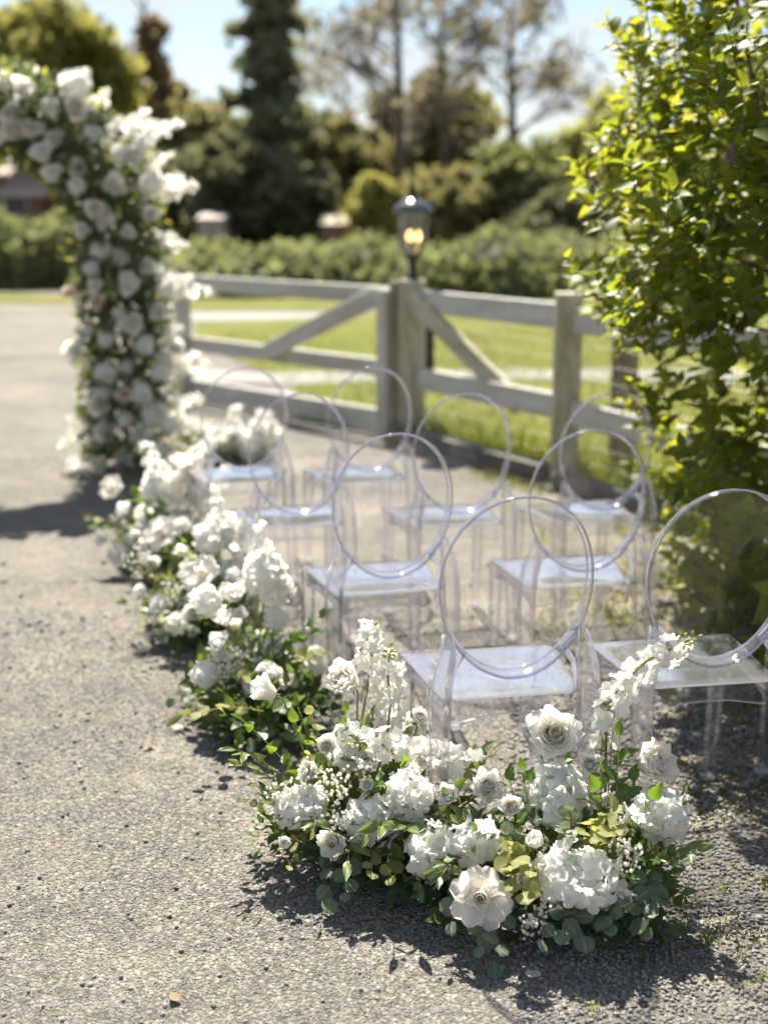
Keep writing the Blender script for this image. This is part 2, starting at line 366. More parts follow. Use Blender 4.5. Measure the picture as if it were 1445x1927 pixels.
# lawn beyond the fence, with its gravel paths
lawn_pts = [tuple(pg(x, y)[:2]) for x, y in [(372, 588), (700, 588), (1100, 585), (1450, 590), (1750, 640), (1900, 900), (1460, 930), (1250, 925), (1010, 905), (860, 852), (780, 815), (560, 792), (540, 770), (560, 735), (470, 690), (365, 640)]]
sheet('lawn', lawn_pts, .012, M['lawn'])
sheet('far_lawn', [tuple(pg(x, y)[:2]) for x, y in [(-600, 551), (-50, 549), (140, 558), (145, 572), (60, 572), (-60, 569), (-700, 580)]], .012, M['lawn'])
sheet('lawn_strip', [tuple(pg(x, y)[:2]) for x, y in [(330, 560), (700, 558), (1500, 560), (1500, 586), (700, 583), (330, 584)]], .010, M['lawn'])
sheet('gravel_path', [tuple(pg(x, y)[:2]) for x, y in [(300, 690), (470, 703), (800, 700), (1200, 697), (1700, 700), (1700, 724), (1200, 719), (1000, 716), (800, 716), (560, 726), (420, 722), (300, 710)]], .018, M['path'])
sheet('far_path', [tuple(pg(x, y)[:2]) for x, y in [(300, 589), (560, 590), (640, 592), (700, 595), (620, 599), (520, 603), (420, 605), (300, 606)]], .018, M['path'])

# loose stones, many thousand: one mass
bv, bf = ico()
def stones(name, n, xf, yf, smin, smax, zoff, label, seed, flat=(.45, .8)):
    g = np.random.default_rng(seed); m = np.zeros((n, 4, 4)); m[:, 3, 3] = 1
    x, y = xf(g, n), yf(g, n)
    s = smin*(smax/smin)**(g.random(n)**1.8)
    a = g.random(n)*6.283; sx = s*g.uniform(.7, 1.25, n); sy = s*g.uniform(.7, 1.2, n); sz = s*g.uniform(*flat, n)
    tx, ty = g.normal(0, .25, n), g.normal(0, .25, n)
    ca, sa = np.cos(a), np.sin(a)
    m[:, 0, 0] = ca*sx; m[:, 0, 1] = -sa*sy; m[:, 1, 0] = sa*sx; m[:, 1, 1] = ca*sy; m[:, 2, 2] = sz
    m[:, 2, 0] = tx*sx; m[:, 2, 1] = ty*sy
    m[:, 0, 3] = x; m[:, 1, 3] = y; m[:, 2, 3] = sz*zoff
    v, f = rep(bv, bf, m); v += g.normal(0, .07, v.shape)*np.repeat(s, 12)[:, None]
    o = part(name, mesh(name, v, f, M['stone'], False), None)
    return tag(o, label, 'gravel', kind='stuff')
def wedge_y(y0, y1, pw): return lambda g, n: y0 + (y1-y0)*g.random(n)**pw
_yy = {}
def wedge(n, y0, y1, pw, x0, x1, seed):
    g = np.random.default_rng(seed); y = y0+(y1-y0)*g.random(n)**pw
    hw = .30*y+.18; x = -hw*x0 + (hw*x0+hw*x1)*g.random(n); return x, y
def stone_field(name, n, y0, y1, pw, x0, x1, smin, smax, zoff, label, seed, flat=(.45, .8)):
    x, y = wedge(n, y0, y1, pw, x0, x1, seed)
    return stones(name, n, lambda g, k: x, lambda g, k: y, smin, smax, zoff, label, seed, flat)
stone_field('chip_gravel', 46000, 2.15, 5.2, 1.7, 1, 1, .0032, .0075, .05, 'pale chippings pressed into the driveway around the flowers', 3, (.35, .6))
x, y = wedge(9000, 2.15, 4.6, 1.5, -.30, 1.15, 5)
stones('loose_gravel', 9000, lambda g, k: x, lambda g, k: y, .0055, .013, .35, 'loose grey pebbles on the ground right of the front flowers', 5, (.5, .9))
x2, y2 = wedge(420, 2.2, 6.0, 1.3, 1, 1, 9)
stones('loose_pebbles', 420, lambda g, k: x2, lambda g, k: y2, .006, .014, .6, 'scattered single dark pebbles lying loose on the driveway', 9, (.6, .9))

# ------------------------------------------------------------------ grass and moss
def blades(name, pts, h, wd, mat, label, cat='grass'):
    n = len(pts); g = np.random.default_rng(n); m = np.zeros((n, 4, 4)); m[:, 3, 3] = 1
    base = np.array([(-.5, 0, 0), (.5, 0, 0), (.32, .12, .55), (-.32, .12, .55), (0, .42, 1.0)]); bf_ = np.array([(0, 1, 2), (0, 2, 3), (3, 2, 4)])
    a = g.random(n)*6.283; hh = h*g.uniform(.45, 1.25, n); ww = wd*g.uniform(.7, 1.3, n)
    m[:, 0, 0] = np.cos(a)*ww; m[:, 0, 1] = -np.sin(a)*hh; m[:, 1, 0] = np.sin(a)*ww; m[:, 1, 1] = np.cos(a)*hh; m[:, 2, 2] = hh
    m[:, :3, 3] = np.array(pts)
    v, f = rep(base, bf_, m)
    return tag(part(name, mesh(name, v, f, mat), None), label, cat, kind='stuff')
def inpoly(x, y, P):
    r = False; j = len(P)-1
    for i in range(len(P)):
        if (P[i][1] > y) != (P[j][1] > y) and x < (P[j][0]-P[i][0])*(y-P[i][1])/(P[j][1]-P[i][1])+P[i][0]: r = not r
        j = i
    return r
gp = []
while len(gp) < 16000:
    y = 6.5+R.random()**1.6*12; x = R.uniform(-2.2, .45*y)
    if inpoly(x, y, lawn_pts): gp.append((x, y, .012))
blades('lawn_grass', gp, .075, .009, M['grass'], 'bright green lawn grass growing behind the white fence')
gp = []
while len(gp) < 2600:                                        # taller weeds along the fence foot
    t = R.random(); p = CP.lerp(RP, t*1.5-.1); q = p + V((R.gauss(.12, .12), R.gauss(.12, .12), 0)); gp.append((q.x, q.y, .01))
blades('fence_weeds', gp, .17, .012, M['grass'], 'tall yellow green weeds along the foot of the fence', 'weeds')
mp_ = []
while len(mp_) < 5200:
    y = 2.6+R.random()*3.6; x = R.uniform(.45, .36*y+.3)
    k = math.sin(x*9+1.3*math.sin(y*5))*math.sin(y*7+x*3)
    if k > .15 and R.random() < min(1, (x-.35)*1.2): mp_.append((x, y, .002))
blades('moss', mp_, .016, .006, M['moss'], 'brown green moss tufts among the gravel under the right chairs', 'moss')
gp = []
for cxp, cyp in ((1310, 1705), (1390, 1800), (1425, 1850), (1120, 1905), (1360, 1680), (1330, 1780), (960, 895), (985, 900), (930, 905)):
    c = pg(cxp, cyp)
    for k in range(16): gp.append((c.x+R.gauss(0, .012), c.y+R.gauss(0, .012), .001))
blades('grass_tufts', gp, .032, .0022, M['grass'], 'tiny green grass tufts sprouting in the gravel at lower right')

# ------------------------------------------------------------------ fence, gates, lamp
def board(mb, a, b, hgt, thk, nrm=None, bev=.006):
    """a board from a to b (centre line), hgt tall in z (or across), thk thick"""
    a, b = V(a), V(b); d = b-a; L = d.length; x = d.normalized(); side = V((-x.y, x.x, 0))
    side = side.normalized() if side.length > 1e-4 else V((0, 1, 0)); up = side.cross(x)*-1
    up = x.cross(side); m = Matrix((x, side, up)).transposed()
    mb.box((a+b)/2, (L, thk, hgt), m, bev); return mb
def bpart(name, a, b, hgt, thk, mat, parent, label=None):
    a, b = V(a), V(b); d = b-a; L = d.length; x = d.normalized(); side = V((-x.y, x.x, 0))
    side = side.normalized() if side.length > 1e-4 else V((0, 1, 0)); up = x.cross(side)
    m = Matrix((up, side, x)).transposed().to_4x4()                    # local z runs along the board: the grain follows
    mb = MB().box((0, 0, 0), (hgt, thk, L), None, .006)
    return part(name, mb.mesh(name, mat, False), parent, world=Matrix.Translation((a+b)/2) @ m, label=label)
def post(name, p, h, wd, mat, parent, rz=0.0, label=None):
    mb = MB().box((0, 0, h/2), (wd, wd, h), None, .008)
    return part(name, mb.mesh(name, mat, False), parent, world=Matrix.Translation(p) @ Matrix.Rotation(rz, 4, 'Z'), label=label)
fd = (RP-CP).normalized(); fang = math.atan2(fd.y, fd.x); fn = V((-fd.y, fd.x, 0))
if fn.y < 0: fn = -fn
# centre gate post (square post whose brown left face is a separate slab)
gpst = thing('gate_post', 'square white gate post that carries the black lantern', 'post', CP)
post('shaft', CP, 1.165, .165, M['fence_post'], gpst, fang+.75)
post('left_face', CP+V((-.125, .03, 0)), 1.15, .075, M['fence_brown'], gpst, .2, 'brown left face')
bpart('hinge_block', CP+V((.12, .12, .45)), CP+V((.12, .12, .95)), .09, .05, M['black_metal'], gpst)
# left gate
gd = (GL-CP).normalized(); G0 = CP+gd*.22; G1 = GL
lg = thing('braced_gate', 'white five foot gate with diagonal brace left of the lantern post', 'gate', G0)
lz = lambda p, z: V((p.x, p.y, z))
ZT = 1.035
bpart('top_rail', lz(G0, ZT), lz(G1, ZT), .135, .05, M['fence'], lg)
bpart('bottom_rail', lz(G0, .50), lz(G1, .50), .13, .05, M['fence'], lg)
off = V((gd.y, -gd.x, 0)); off = off if off.y < 0 else -off
post('stile', G0+off*.052, 1.09, .115, M['fence'], lg, math.atan2(gd.y, gd.x))
post('end_stile', G1+off*.052, 1.09, .115, M['fence'], lg, math.atan2(gd.y, gd.x))
bpart('diagonal_brace', lz(G0+gd*.10+off*.056, 1.03), lz(G0+gd*1.45+off*.056, .52), .14, .045, M['fence'], lg)
bpart('kick_board', lz(G0+gd*.05, .10), lz(G1, .10), .17, .05, M['fence'], lg, 'grey lowest board')
# right section
rf = thing('braced_fence', 'white rail fence section with diagonal brace right of the lantern post', 'fence', CP+fd*.1)
A0, A1 = CP+fd*.12, RP-fd*.085
bpart('top_rail', lz(A0, 1.015), lz(A1, 1.015), .155, .05, M['fence'], rf)
bpart('bottom_rail', lz(A0, .46), lz(A1, .46), .155, .05, M['fence'], rf)
bpart('diagonal_brace', lz(CP+fd*.06-fn*.06, 1.05), lz(CP+fd*1.25+fn*.055, .40), .14, .045, M['fence_post'], rf)
post('corner_post', RP, 1.16, .165, M['fence_post'], rf, fang+.95, 'stained thick square post')
D1 = pg(1445, 862, .46); D1 = V((D1.x, D1.y, 0)); d2 = (D1-RP).normalized(); E1 = RP+d2*3.2
rs = thing('rail_fence', 'white rail fence running off behind the lilac bush', 'fence', RP+d2*.1)
bpart('top_rail', lz(RP+d2*.09, 1.0), lz(E1, 1.0), .15, .05, M['fence'], rs)
bpart('bottom_rail', lz(RP+d2*.09, .44), lz(E1, .44), .15, .05, M['fence'], rs)
P3 = pY(1178, 780, 7.75); post('fence_post', V((P3.x, 7.85, 0)), 1.08, .13, M['fence_brown'], rs, .2)
post('fence_post', RP+d2*2.2+V((0, .09, 0)), 1.12, .14, M['fence_post'], rs, .4)
# wire mesh stapled behind the rails
def wire(a, b, parent, z0, z1, step=.055):
    mb = MB(); L = (b-a).length; n = int(L/step)
    for k in range(n+1):
        p = a.lerp(b, k/n); mb.tube([lz(p, z0), lz(p, z1)], .0013, 3, False)
    for k in range(int((z1-z0)/.1)+1): mb.tube([lz(a, z0+k*.1), lz(b, z0+k*.1)], .0013, 3, False)
    wpart('wire_mesh', mb, M['arch_metal'], parent, kind='stuff')
wire(A0+fn*.04, A1+fn*.04, rf, .05, 1.05); wire(RP+d2*.1+fn*.05, E1+fn*.05, rs, .05, 1.05)
te = thing('timber_edging', 'dark old timber edging beam lying along the fence foot', 'timber', pg(900, 880))
bpart('beam', lz(CP+fd*.0-fn*.11, .055), lz(RP-fd*.05-fn*.11, .055), .11, .12, M['timber'], te)
bpart('beam', lz(RP+d2*.15-fn*.12, .05), lz(RP+d2*3-fn*.12, .05), .10, .12, M['timber'], te)
# lantern
LZ = 1.165
ln = thing('post_lantern', 'black post lantern with three lit candle bulbs on the gate post', 'lantern', lz(CP, LZ))
LP = lz(CP, LZ)
wpart('stem', MB().lathe([(0, 0), (.055, 0), (.055, .015), (.025, .03), (.02, .06), (.03, .075), (.022, .10), (.03, .14), (.06, .165), (.065, .18), (0, .182)], LP, 16), M['black_metal'], ln, True)
mglass, tg, og = newmat('lantern_glass')
tr_ = N(tg, 'ShaderNodeBsdfTransparent'); gs_ = N(tg, 'ShaderNodeBsdfGlossy'); gs_.inputs['Roughness'].default_value = .05
tg.links.new(mixs(tg, .14, tr_.outputs[0], gs_.outputs[0]), og.inputs[0])
wpart('glass_bowl', MB().lathe([(.055, .18), (.085, .22), (.108, .30), (.117, .39), (.114, .475)], LP, 24), mglass, ln, True)
for k in range(6):
    a = k*math.pi/3+.3
    wpart('cage_rib', MB().tube([LP+V((r*math.cos(a), r*math.sin(a), z)) for r, z in ((.058, .18), (.089, .22), (.113, .30), (.121, .39), (.119, .475))], .005, 5), M['black_metal'], ln)
wpart('roof', MB().lathe([(.10, .47), (.145, .47), (.148, .487), (.128, .512), (.095, .54), (.06, .56), (.035, .572), (0, .574)], LP, 24), solid('lantern_roof', (.10, .10, .11), .22, .6), ln, True)
wpart('finial', MB().lathe([(0, .57), (.02, .575), (.034, .592), (.03, .612), (.012, .627), (.018, .642), (.02, .655), (.01, .672), (0, .695)], LP, 14), M['black_metal'], ln, True)
mb_, tb, ob_ = newmat('candle_bulb'); em = N(tb, 'ShaderNodeEmission'); em.inputs[0].default_value = (1, .50, .16, 1); em.inputs[1].default_value = 2.6; tb.links.new(em.outputs[0], ob_.inputs[0])
for k in range(3):
    a = k*2.094+.2; q = LP+V((.042*math.cos(a), .042*math.sin(a), 0))
    bu = wpart('bulb', MB().lathe([(0, .27), (.012, .275), (.017, .295), (.013, .32), (.004, .345), (0, .35)], q, 10), mb_, ln, True)
    wpart('candle_tube', MB().lathe([(.009, .185), (.009, .27), (0, .27)], q, 8), M['fence'], ln, True)

# ------------------------------------------------------------------ clear chairs
OW, OH, OZ, LEAN, YO = .1903, .2333, .7427, .1222, -.0245
SEAT = .46; WR, WF, SDP = .1728, .2126, .3967
def back_pt(a, k=1.0, depth=0.0):
    """point on the oval back: angle a, radius factor k, offset along the back's normal (+ = towards the sitter)"""
    x, s = OW*k*math.cos(a), OH*k*math.sin(a)
    curve = .045*((x/OW)**2) + .012*((s/OH)**2) - .02          # shallow dish, open to the sitter
    dpt = depth+curve
    return V((x, YO - s*math.sin(LEAN) + dpt*math.cos(LEAN), OZ + s*math.cos(LEAN) + dpt*math.sin(LEAN)))
def chair_meshes():
    P = {}
    n = 72
    def ring(prof, lowgrow):
        v = []; f = []; k = len(prof)
        for i in range(n):
            a = 2*math.pi*i/n; low = max(0, -math.sin(a))**2*lowgrow
            for r, d in prof: v.append(back_pt(a, r, d*(1+low)))
        for i in range(n):
            for j in range(k): f.append((i*k+j, ((i+1) % n)*k+j, ((i+1) % n)*k+(j+1) % k, i*k+(j+1) % k))
        return v, f
    v, f = ring([(1.0+.015*math.cos(q), -.012+.0034*math.sin(q)) for q in [j*math.pi/4 for j in range(8)]], 0)
    P['painted_edge_line'] = mesh('painted_edge_line', v, f, M['edge'])  # added tube, the dark reflection line is painted into its tint
    v, f = ring([(.965+.006*math.cos(q), .021+.0014*math.sin(q)) for q in [j*math.pi/4 for j in range(8)]], .35)
    P['painted_front_line'] = mesh('painted_front_line', v, f, M['rim'])  # added tube, the bright rim line is painted into its colour
    v, f = ring([(.996, -.010), (1.004, -.010), (.972, .020), (.962, .020)], .35)
    P['back_rim'] = mesh('back_rim', v, f, M['band'])
    v = []; f = []; rings = [0.0, .25, .5, .75, .9, .975]; m = 48
    for side in (-.0025, .0025):
        b = len(v)
        for r in rings[1:]:
            for i in range(m): v.append(back_pt(2*math.pi*i/m, r, side))
        c = len(v); v.append(back_pt(0, 0, side))
        for q in range(len(rings)-2):
            for i in range(m):
                fa = (b+q*m+i, b+q*m+(i+1) % m, b+(q+1)*m+(i+1) % m, b+(q+1)*m+i); f.append(fa if side < 0 else fa[::-1])
        for i in range(m): fa = (c, b+(i+1) % m, b+i); f.append(fa if side < 0 else fa[::-1])
    P['back_panel'] = mesh('back_panel', v, f, M['clear'])
    # seat: dished slab with rolled edge
    def outline(t, ins=0.0):
        """rounded trapezoid, t in 0..1 around"""
        pts = [(-WR+ins, 0+ins), (WR-ins, 0+ins), (WF-ins, SDP-ins), (-WF+ins, SDP-ins)]; r = .03
        out = []
        for i in range(4):
            p0, p1, p2 = V(pts[i-1]), V(pts[i]), V(pts[(i+1) % 4]); a_ = (p0-p1).normalized(); b_ = (p2-p1).normalized()
            for q in range(6):
                s = q/5; A = p1+a_*r*(1-s)*(1-s) + b_*r*s*s; out.append(A)
        return out
    def seat_z(x, y): return SEAT - .012*(1-(x/.2)**2)*math.sin(math.pi*min(1, max(0, y/SDP))) - .010*max(0, (y-.33)/.07)**2
    def subdiv(o):
        r_ = []
        for i in range(len(o)):
            a_, b_ = o[i], o[(i+1) % len(o)]; k_ = max(1, int((b_-a_).length/.035))
            for q in range(k_): r_.append(a_.lerp(b_, q/k_))
        return r_
    o = subdiv(outline(0)); cen = V((0, SDP/2)); v = []; f = []; no = len(o); fr = [1.0, .985, .8, .55, .3]
    for side in (0, 1):
        b = len(v)
        for r in fr:
            for p in o: q = cen+(p-cen)*r; v.append((q.x, q.y, seat_z(q.x, q.y) - side*.006 - (.002 if r == 1.0 and side == 0 else 0)))
        c = len(v); v.append((0, SDP/2, seat_z(0, SDP/2)-side*.006))
        for q in range(len(fr)-1):
            for i in range(no):
                fa = (b+q*no+i, b+q*no+(i+1) % no, b+(q+1)*no+(i+1) % no, b+(q+1)*no+i); f.append(fa if not side else fa[::-1])
        for i in range(no): fa = (b+(len(fr)-1)*no+i, b+(len(fr)-1)*no+(i+1) % no, c); f.append(fa if not side else fa[::-1])
    P['painted_seat_line'] = MB().tube([(p.x, p.y, seat_z(p.x, p.y)-.004) for p in o]+[(o[0].x, o[0].y, seat_z(o[0].x, o[0].y)-.004)], .0030, 6, False).mesh('painted_edge_line', M['rim'])  # added tube that paints the light line along the seat edge
    h = no*len(fr)+1
    for i in range(no): f.append((i, h+i, h+(i+1) % no, (i+1) % no))
    P['seat'] = mesh('seat', v, f, M['seat'])
    # apron: a wall under the seat, lower edge arched
    v = []; f = []; o2 = subdiv(outline(0, .012)); no = len(o2)
    for r, ins in ((0, 0), (1, .004)):
        for p in o2:
            q = cen+(p-cen)*(1-ins*4); ed = min(1, min(abs(abs(p.x)-.17)/.12, 1)); ed2 = min(p.y, SDP-p.y)/.12
            arch = min(1, max(0, min(ed if (p.y < .03 or p.y > SDP-.03) else ed2, 1)))
            for z in (SEAT-.008, SEAT-.075+.022*arch): v.append((q.x, q.y, z))
    for r in (0, 1):
        for i in range(no):
            a_ = r*no*2+i*2; b_ = r*no*2+((i+1) % no)*2; fa = (a_, a_+1, b_+1, b_); f.append(fa if r else fa[::-1])
    for i in range(no):
        a_, b_ = i*2+1, ((i+1) % no)*2+1; f.append((a_, b_, b_+no*2, a_+no*2))
    P['apron'] = mesh('apron', v, f, M['clear'])
    lo_ = [v[i*2+1] for i in range(no)]; P['painted_apron_line'] = MB().tube(lo_+[lo_[0]], .0016, 6, False).mesh('painted_edge_line', M['rim'])  # added tube that paints the light line along the apron lip
    # legs: open channel sections (web + two flanges), swept
    def channel(path, widths, depths, sgn, mat, name):
        v = []; f = []; th = .006
        for (p, wd, dp) in zip(path, widths, depths):
            x, y, z = p; a, b = wd/2, dp/2
            prof = [(-a, -b), (a, -b), (a, b), (a-th, b), (a-th, -b+th), (-a+th, -b+th), (-a+th, b), (-a, b)]
            for (u, q) in prof: v.append((x+u, y+q*sgn, z))
        k = 8
        for i in range(len(path)-1):
            for j in range(k): f.append((i*k+j, i*k+(j+1) % k, (i+1)*k+(j+1) % k, (i+1)*k+j))
        f += [tuple(range(k-1, -1, -1)), tuple((len(path)-1)*k+j for j in range(k))]
        return mesh(name, v, f, mat, False)
    for s, nm in ((-1, 'L'), (1, 'R')):
        j1 = back_pt(math.radians(217 if s < 0 else -37), 1.0, .0); j0 = back_pt(math.radians(200 if s < 0 else -20), 1.0, .0)
        path = [(s*.196, -.050, .012), (s*.193, -.030, .20), (s*.191, -.012, .36), (s*.190, -.006, .44), (s*.188, -.008, .49), (s*.181, -.013, .54), (s*.172, -.018, .585), (s*.168, (j0.y+j1.y)/2-.004, .625)]
        P['rear'+nm] = channel(path, [.034, .040, .047, .050, .050, .046, .036, .020], [.030, .034, .038, .040, .038, .034, .028, .022], 1, M['leg'], 'rear_leg')
        P['outer'+nm] = MB().tube([(x+s*w_/2, y-.016, z) for (x, y, z), w_ in zip(path, [.034, .040, .047, .050, .050, .046, .036, .020])], .0022, 6).mesh('painted_edge_line', M['rim'])  # added tubes that paint the reflection lines along the rear leg edges
        P['inner'+nm] = MB().tube([(x-s*w_/2, y-.016, z) for (x, y, z), w_ in zip(path, [.034, .040, .047, .050, .050, .046, .036, .020])], .0017, 6).mesh('painted_edge_line', M['rim'])
        path = [(s*.190, SDP+.012, .012), (s*.190, SDP-.004, .22), (s*.190, SDP-.018, .40), (s*.190, SDP-.022, .452)]
        P['front'+nm] = channel(path, [.030, .036, .042, .044], [.028, .032, .036, .036], -1, M['leg'], 'front_leg')
        # inner strut from seat corner to the underside of the rim
        q1 = back_pt(math.radians(228 if s < 0 else -48), 1.0, .004)
        pts = [(s*.160, .006, .462), (s*.158, -.002, .50), (s*.150, -.006, .54), (q1.x*1.02, q1.y, q1.z)]
        P['strut'+nm] = MB().tube(pts, [.0075, .007, .0075, .011], 8).mesh('strut', M['rim'])
        P['brace'+nm] = MB().box(((j1.x+q1.x)/2*1.0, (j1.y+q1.y)/2+.004, (j1.z+q1.z)/2), (.014, .022, .055), Matrix.Rotation(s*.72, 3, 'Y'), .004).mesh('brace', M['rim'], False)
    P['foot'] = MB().box((0, 0, .009), (.036, .034, .018), None, .004).mesh('foot', M['foot'], False)
    return P
CM = chair_meshes()
feet = [(-.196, -.0515), (.196, -.0515), (-.190, SDP+.0125), (.190, SDP+.0125)]
def chair(x, y, t, label):
    o = thing('clear_chair', label, 'chair', (x, y, .002), t, 'clear oval back chairs in rows')
    part('seat', CM['seat'], o); part('apron', CM['apron'], o)
    bp = part('backrest', CM['back_panel'], o); part('rim', CM['back_rim'], bp, local=Matrix.Identity(4)); part('painted_edge_line', CM['painted_edge_line'], bp, local=Matrix.Identity(4)); part('painted_edge_line', CM['painted_front_line'], bp, local=Matrix.Identity(4))
    st_ = o.children[0]; part('painted_edge_line', CM['painted_seat_line'], st_, local=Matrix.Identity(4))
    part('painted_edge_line', CM['painted_apron_line'], o.children[1], local=Matrix.Identity(4))
    for i, k in enumerate(('rearL', 'rearR', 'frontL', 'frontR')):
        l = part('leg', CM[k], o); part('foot', CM['foot'], l, local=Matrix.Translation((*feet[i], 0)))
        if k[0] == 'r':
            for e_ in ('outer', 'inner'): part('painted_edge_line', CM[e_+k[-1]], l, local=Matrix.Identity(4))
    for s in 'LR': part('strut', CM['strut'+s], o); part('brace', CM['brace'+s], o)
    return o
for a in [(.317, 2.996, .184, 'clear oval back chair nearest the camera, right behind the front flowers'),
          (.829, 3.077, .17, 'clear oval back chair cut by the right edge, first row beside the nearest chair'),
          (1.372, 3.18, .17, 'clear chair beyond the right edge with only a front leg in view'),
          (.025, 3.89, .262, 'clear oval back chair by the aisle flowers in the second row'),
          (.637, 3.965, .165, 'clear oval back chair in the second row next to the lilac bush'),
          (-.32, 4.774, .24, 'clear oval back chair by the aisle in the third row'),
          (.294, 4.787, .235, 'middle clear oval back chair of the third row'),
          (.843, 4.841, .29, 'clear chair of the third row partly hidden by lilac leaves'),
          (-.612, 5.611, .273, 'farthest clear chair by the aisle beside the floral arch'),
          (-.062, 5.613, .29, 'farthest clear chair in front of the lantern post')]:
    chair(*a)

# ------------------------------------------------------------------ flowers: shapes
def petal(L, W, a0, a1, r0, Rb, ruf=.0, seed=0, nu=6, nv=6, notch=0.0):
    """petal standing at +X of the flower axis Z; a0,a1 = tilt from the axis at base and tip"""
    g = random.Random(seed); ph, ph2 = g.uniform(0, 6), g.uniform(0, 6); v = []
    r, z = r0, 0.0
    for j in range(nv):
        t = j/(nv-1); a = a0+(a1-a0)*t**2
        if j: r += math.sin(a)*L/(nv-1); z += math.cos(a)*L/(nv-1)
        hw = W*(max(t, .02)**.55)*(max(0, 1-t**5.0))**.5 + W*.12*(1-t)
        if j == nv-1: hw = W*.34
        for i in range(nu):
            u = -1+2*i/(nu-1); s = u*hw
            wob = ruf*L*t*t*(math.sin(u*4.2+ph)+.6*math.sin(u*8+ph2))
            rx = r - (Rb-Rb*math.cos(s/Rb)) + wob*math.cos(a); y = Rb*math.sin(s/Rb)
            zz = z - wob*math.sin(a) - notch*L*t**4*(1-abs(u)) - (.12*L*abs(u)**2*t**3)
            v.append((rx, y, zz))
    return v, grid_faces(nu, nv)
GA = 2.39996
def rose_petals(n=24, open_=1.0, seed=1):
    g = random.Random(seed); out = []
    for i in range(n):
        t = i/(n-1)
        L = .044+.016*t; W = .017+.021*t**.8
        a0 = math.radians(4+34*t*open_); a1 = math.radians(-30+100*t**1.25*open_+g.uniform(-7, 7))
        r0 = .007+.006*t; Rb = .007+.027*t
        out.append((petal(L, W, a0, a1, r0, Rb, .02+.05*t, seed*50+i), i*GA+g.uniform(-.2, .2), .004*(1-t)))
    return out
def peony_petals(seed=3):
    g = random.Random(seed); out = []
    for i in range(30):
        t = i/29
        if t < .66: L, W, a0, a1, Rb = .026+.012*t, .010+.006*t, math.radians(2+30*t), math.radians(5+45*t+g.uniform(-15, 15)), .012+.01*t
        else: L, W, a0, a1, Rb = .052, .030, math.radians(48+g.uniform(-8, 8)), math.radians(78+g.uniform(-10, 15)), .035
        out.append((petal(L, W, a0, a1, .002+.008*t, Rb, .07, seed*70+i), i*GA, 0))
    return out
def bud_petals(seed=5):
    out = []
    for i in range(9):
        t = i/8; out.append((petal(.046, .020+.008*t, math.radians(26+10*t), math.radians(-34+16*t), .003+.004*t, .018+.006*t, .015, seed*90+i), i*GA, 0))
    return out
def floret4(seed, L=.0175, W=.0105, n=4):
    v, f = [], []; g = random.Random(seed)
    for k in range(n):
        pv, pf = petal(L*g.uniform(.9, 1.1), W, math.radians(58), math.radians(88+g.uniform(-30, 14)), .0008, .020, .09, seed*9+k, 5, 4)
        a = k*2*math.pi/n+g.uniform(-.12, .12); ca, sa = math.cos(a), math.sin(a); b = len(v)
        v += [(x*ca-y*sa, x*sa+y*ca, z+.0015*(k % 2)) for x, y, z in pv]; f += [tuple(i+b for i in q) for q in pf]
    return v, f
ROSE = {}
for nm, pl, mt in (('rose', rose_petals(30, .80, 1), 'petal'), ('rose_cream', rose_petals(30, .64, 2), 'petal_cream'), ('rose_tight', rose_petals(24, .52, 4), 'petal'), ('peony', peony_petals(), 'petal_cream'), ('bud', bud_petals(), 'petal')):
    ROSE[nm] = [(mesh('petal', p[0], p[1], M[mt]), az, dz) for p, az, dz in pl]
def joined(pl, mt, name):
    mb = MB()
    for (pv, pf), az, dz in pl:
        ca, sa = math.cos(az), math.sin(az); mb.add([(x*ca-y*sa, x*sa+y*ca, z+dz) for x, y, z in pv], pf)
    return mb.mesh(name, M[mt])
JR = {'rose': joined(rose_petals(18, .8, 1), 'petal', 'rose'), 'cream': joined(rose_petals(18, .7, 2), 'petal_cream', 'rose'), 'blush': joined(rose_petals(14, .9, 6), 'petal_blush', 'rose'), 'peony': joined(peony_petals(), 'petal_cream', 'peony')}
FLO = [mesh('floret', *floret4(s), M['petal_cool']) for s in range(5)]
STK = [mesh('floret', *floret4(20+s, .024, .0155, 6), M['petal']) for s in range(5)]
def fib(n):
    return [V((math.sqrt(1-z*z)*math.cos(i*GA), math.sqrt(1-z*z)*math.sin(i*GA), z)) for i in range(n) for z in (1-2*(i+.5)/n,)]
def joined_head(n, Rr, seed):
    mb = MB(); st = R.getstate(); R.seed(seed)
    for k, d in enumerate(fib(n)):
        if d.z < -.55: continue
        m = TR(d*Rr*R.uniform(.78, 1.1), orient(d+rdir()*.5), R.uniform(1.1, 1.6)); fv, ff = floret4(k % 5); mb.add([m @ V(p) for p in fv], ff)
    R.setstate(st); return mb.mesh('hydrangea', M['petal_cool'])
JH = [joined_head(46, .046, s) for s in (1, 2)]
def joined_spike(n, L, seed, mt='petal'):
    mb = MB(); st = R.getstate(); R.seed(seed)
    for k in range(n):
        t = k/(n-1); a = k*GA; d = V((math.cos(a), math.sin(a), .35+.4*t)); p = V((math.cos(a)*.030*(1.15-t)+R.gauss(0, .006), math.sin(a)*.030*(1.15-t)+R.gauss(0, .006), L*t+R.gauss(0, .008)))
        m = TR(p, orient(d+rdir()*.35), R.uniform(.85, 1.1)*(1.15-.6*t)); fv, ff = floret4(20+k % 5, .024, .0155, 5); mb.add([m @ V(q) for q in fv], ff)
    R.setstate(st); return mb.mesh('stock_spike', M[mt])
JS = [joined_spike(22, .13, 5), joined_spike(26, .16, 6)]
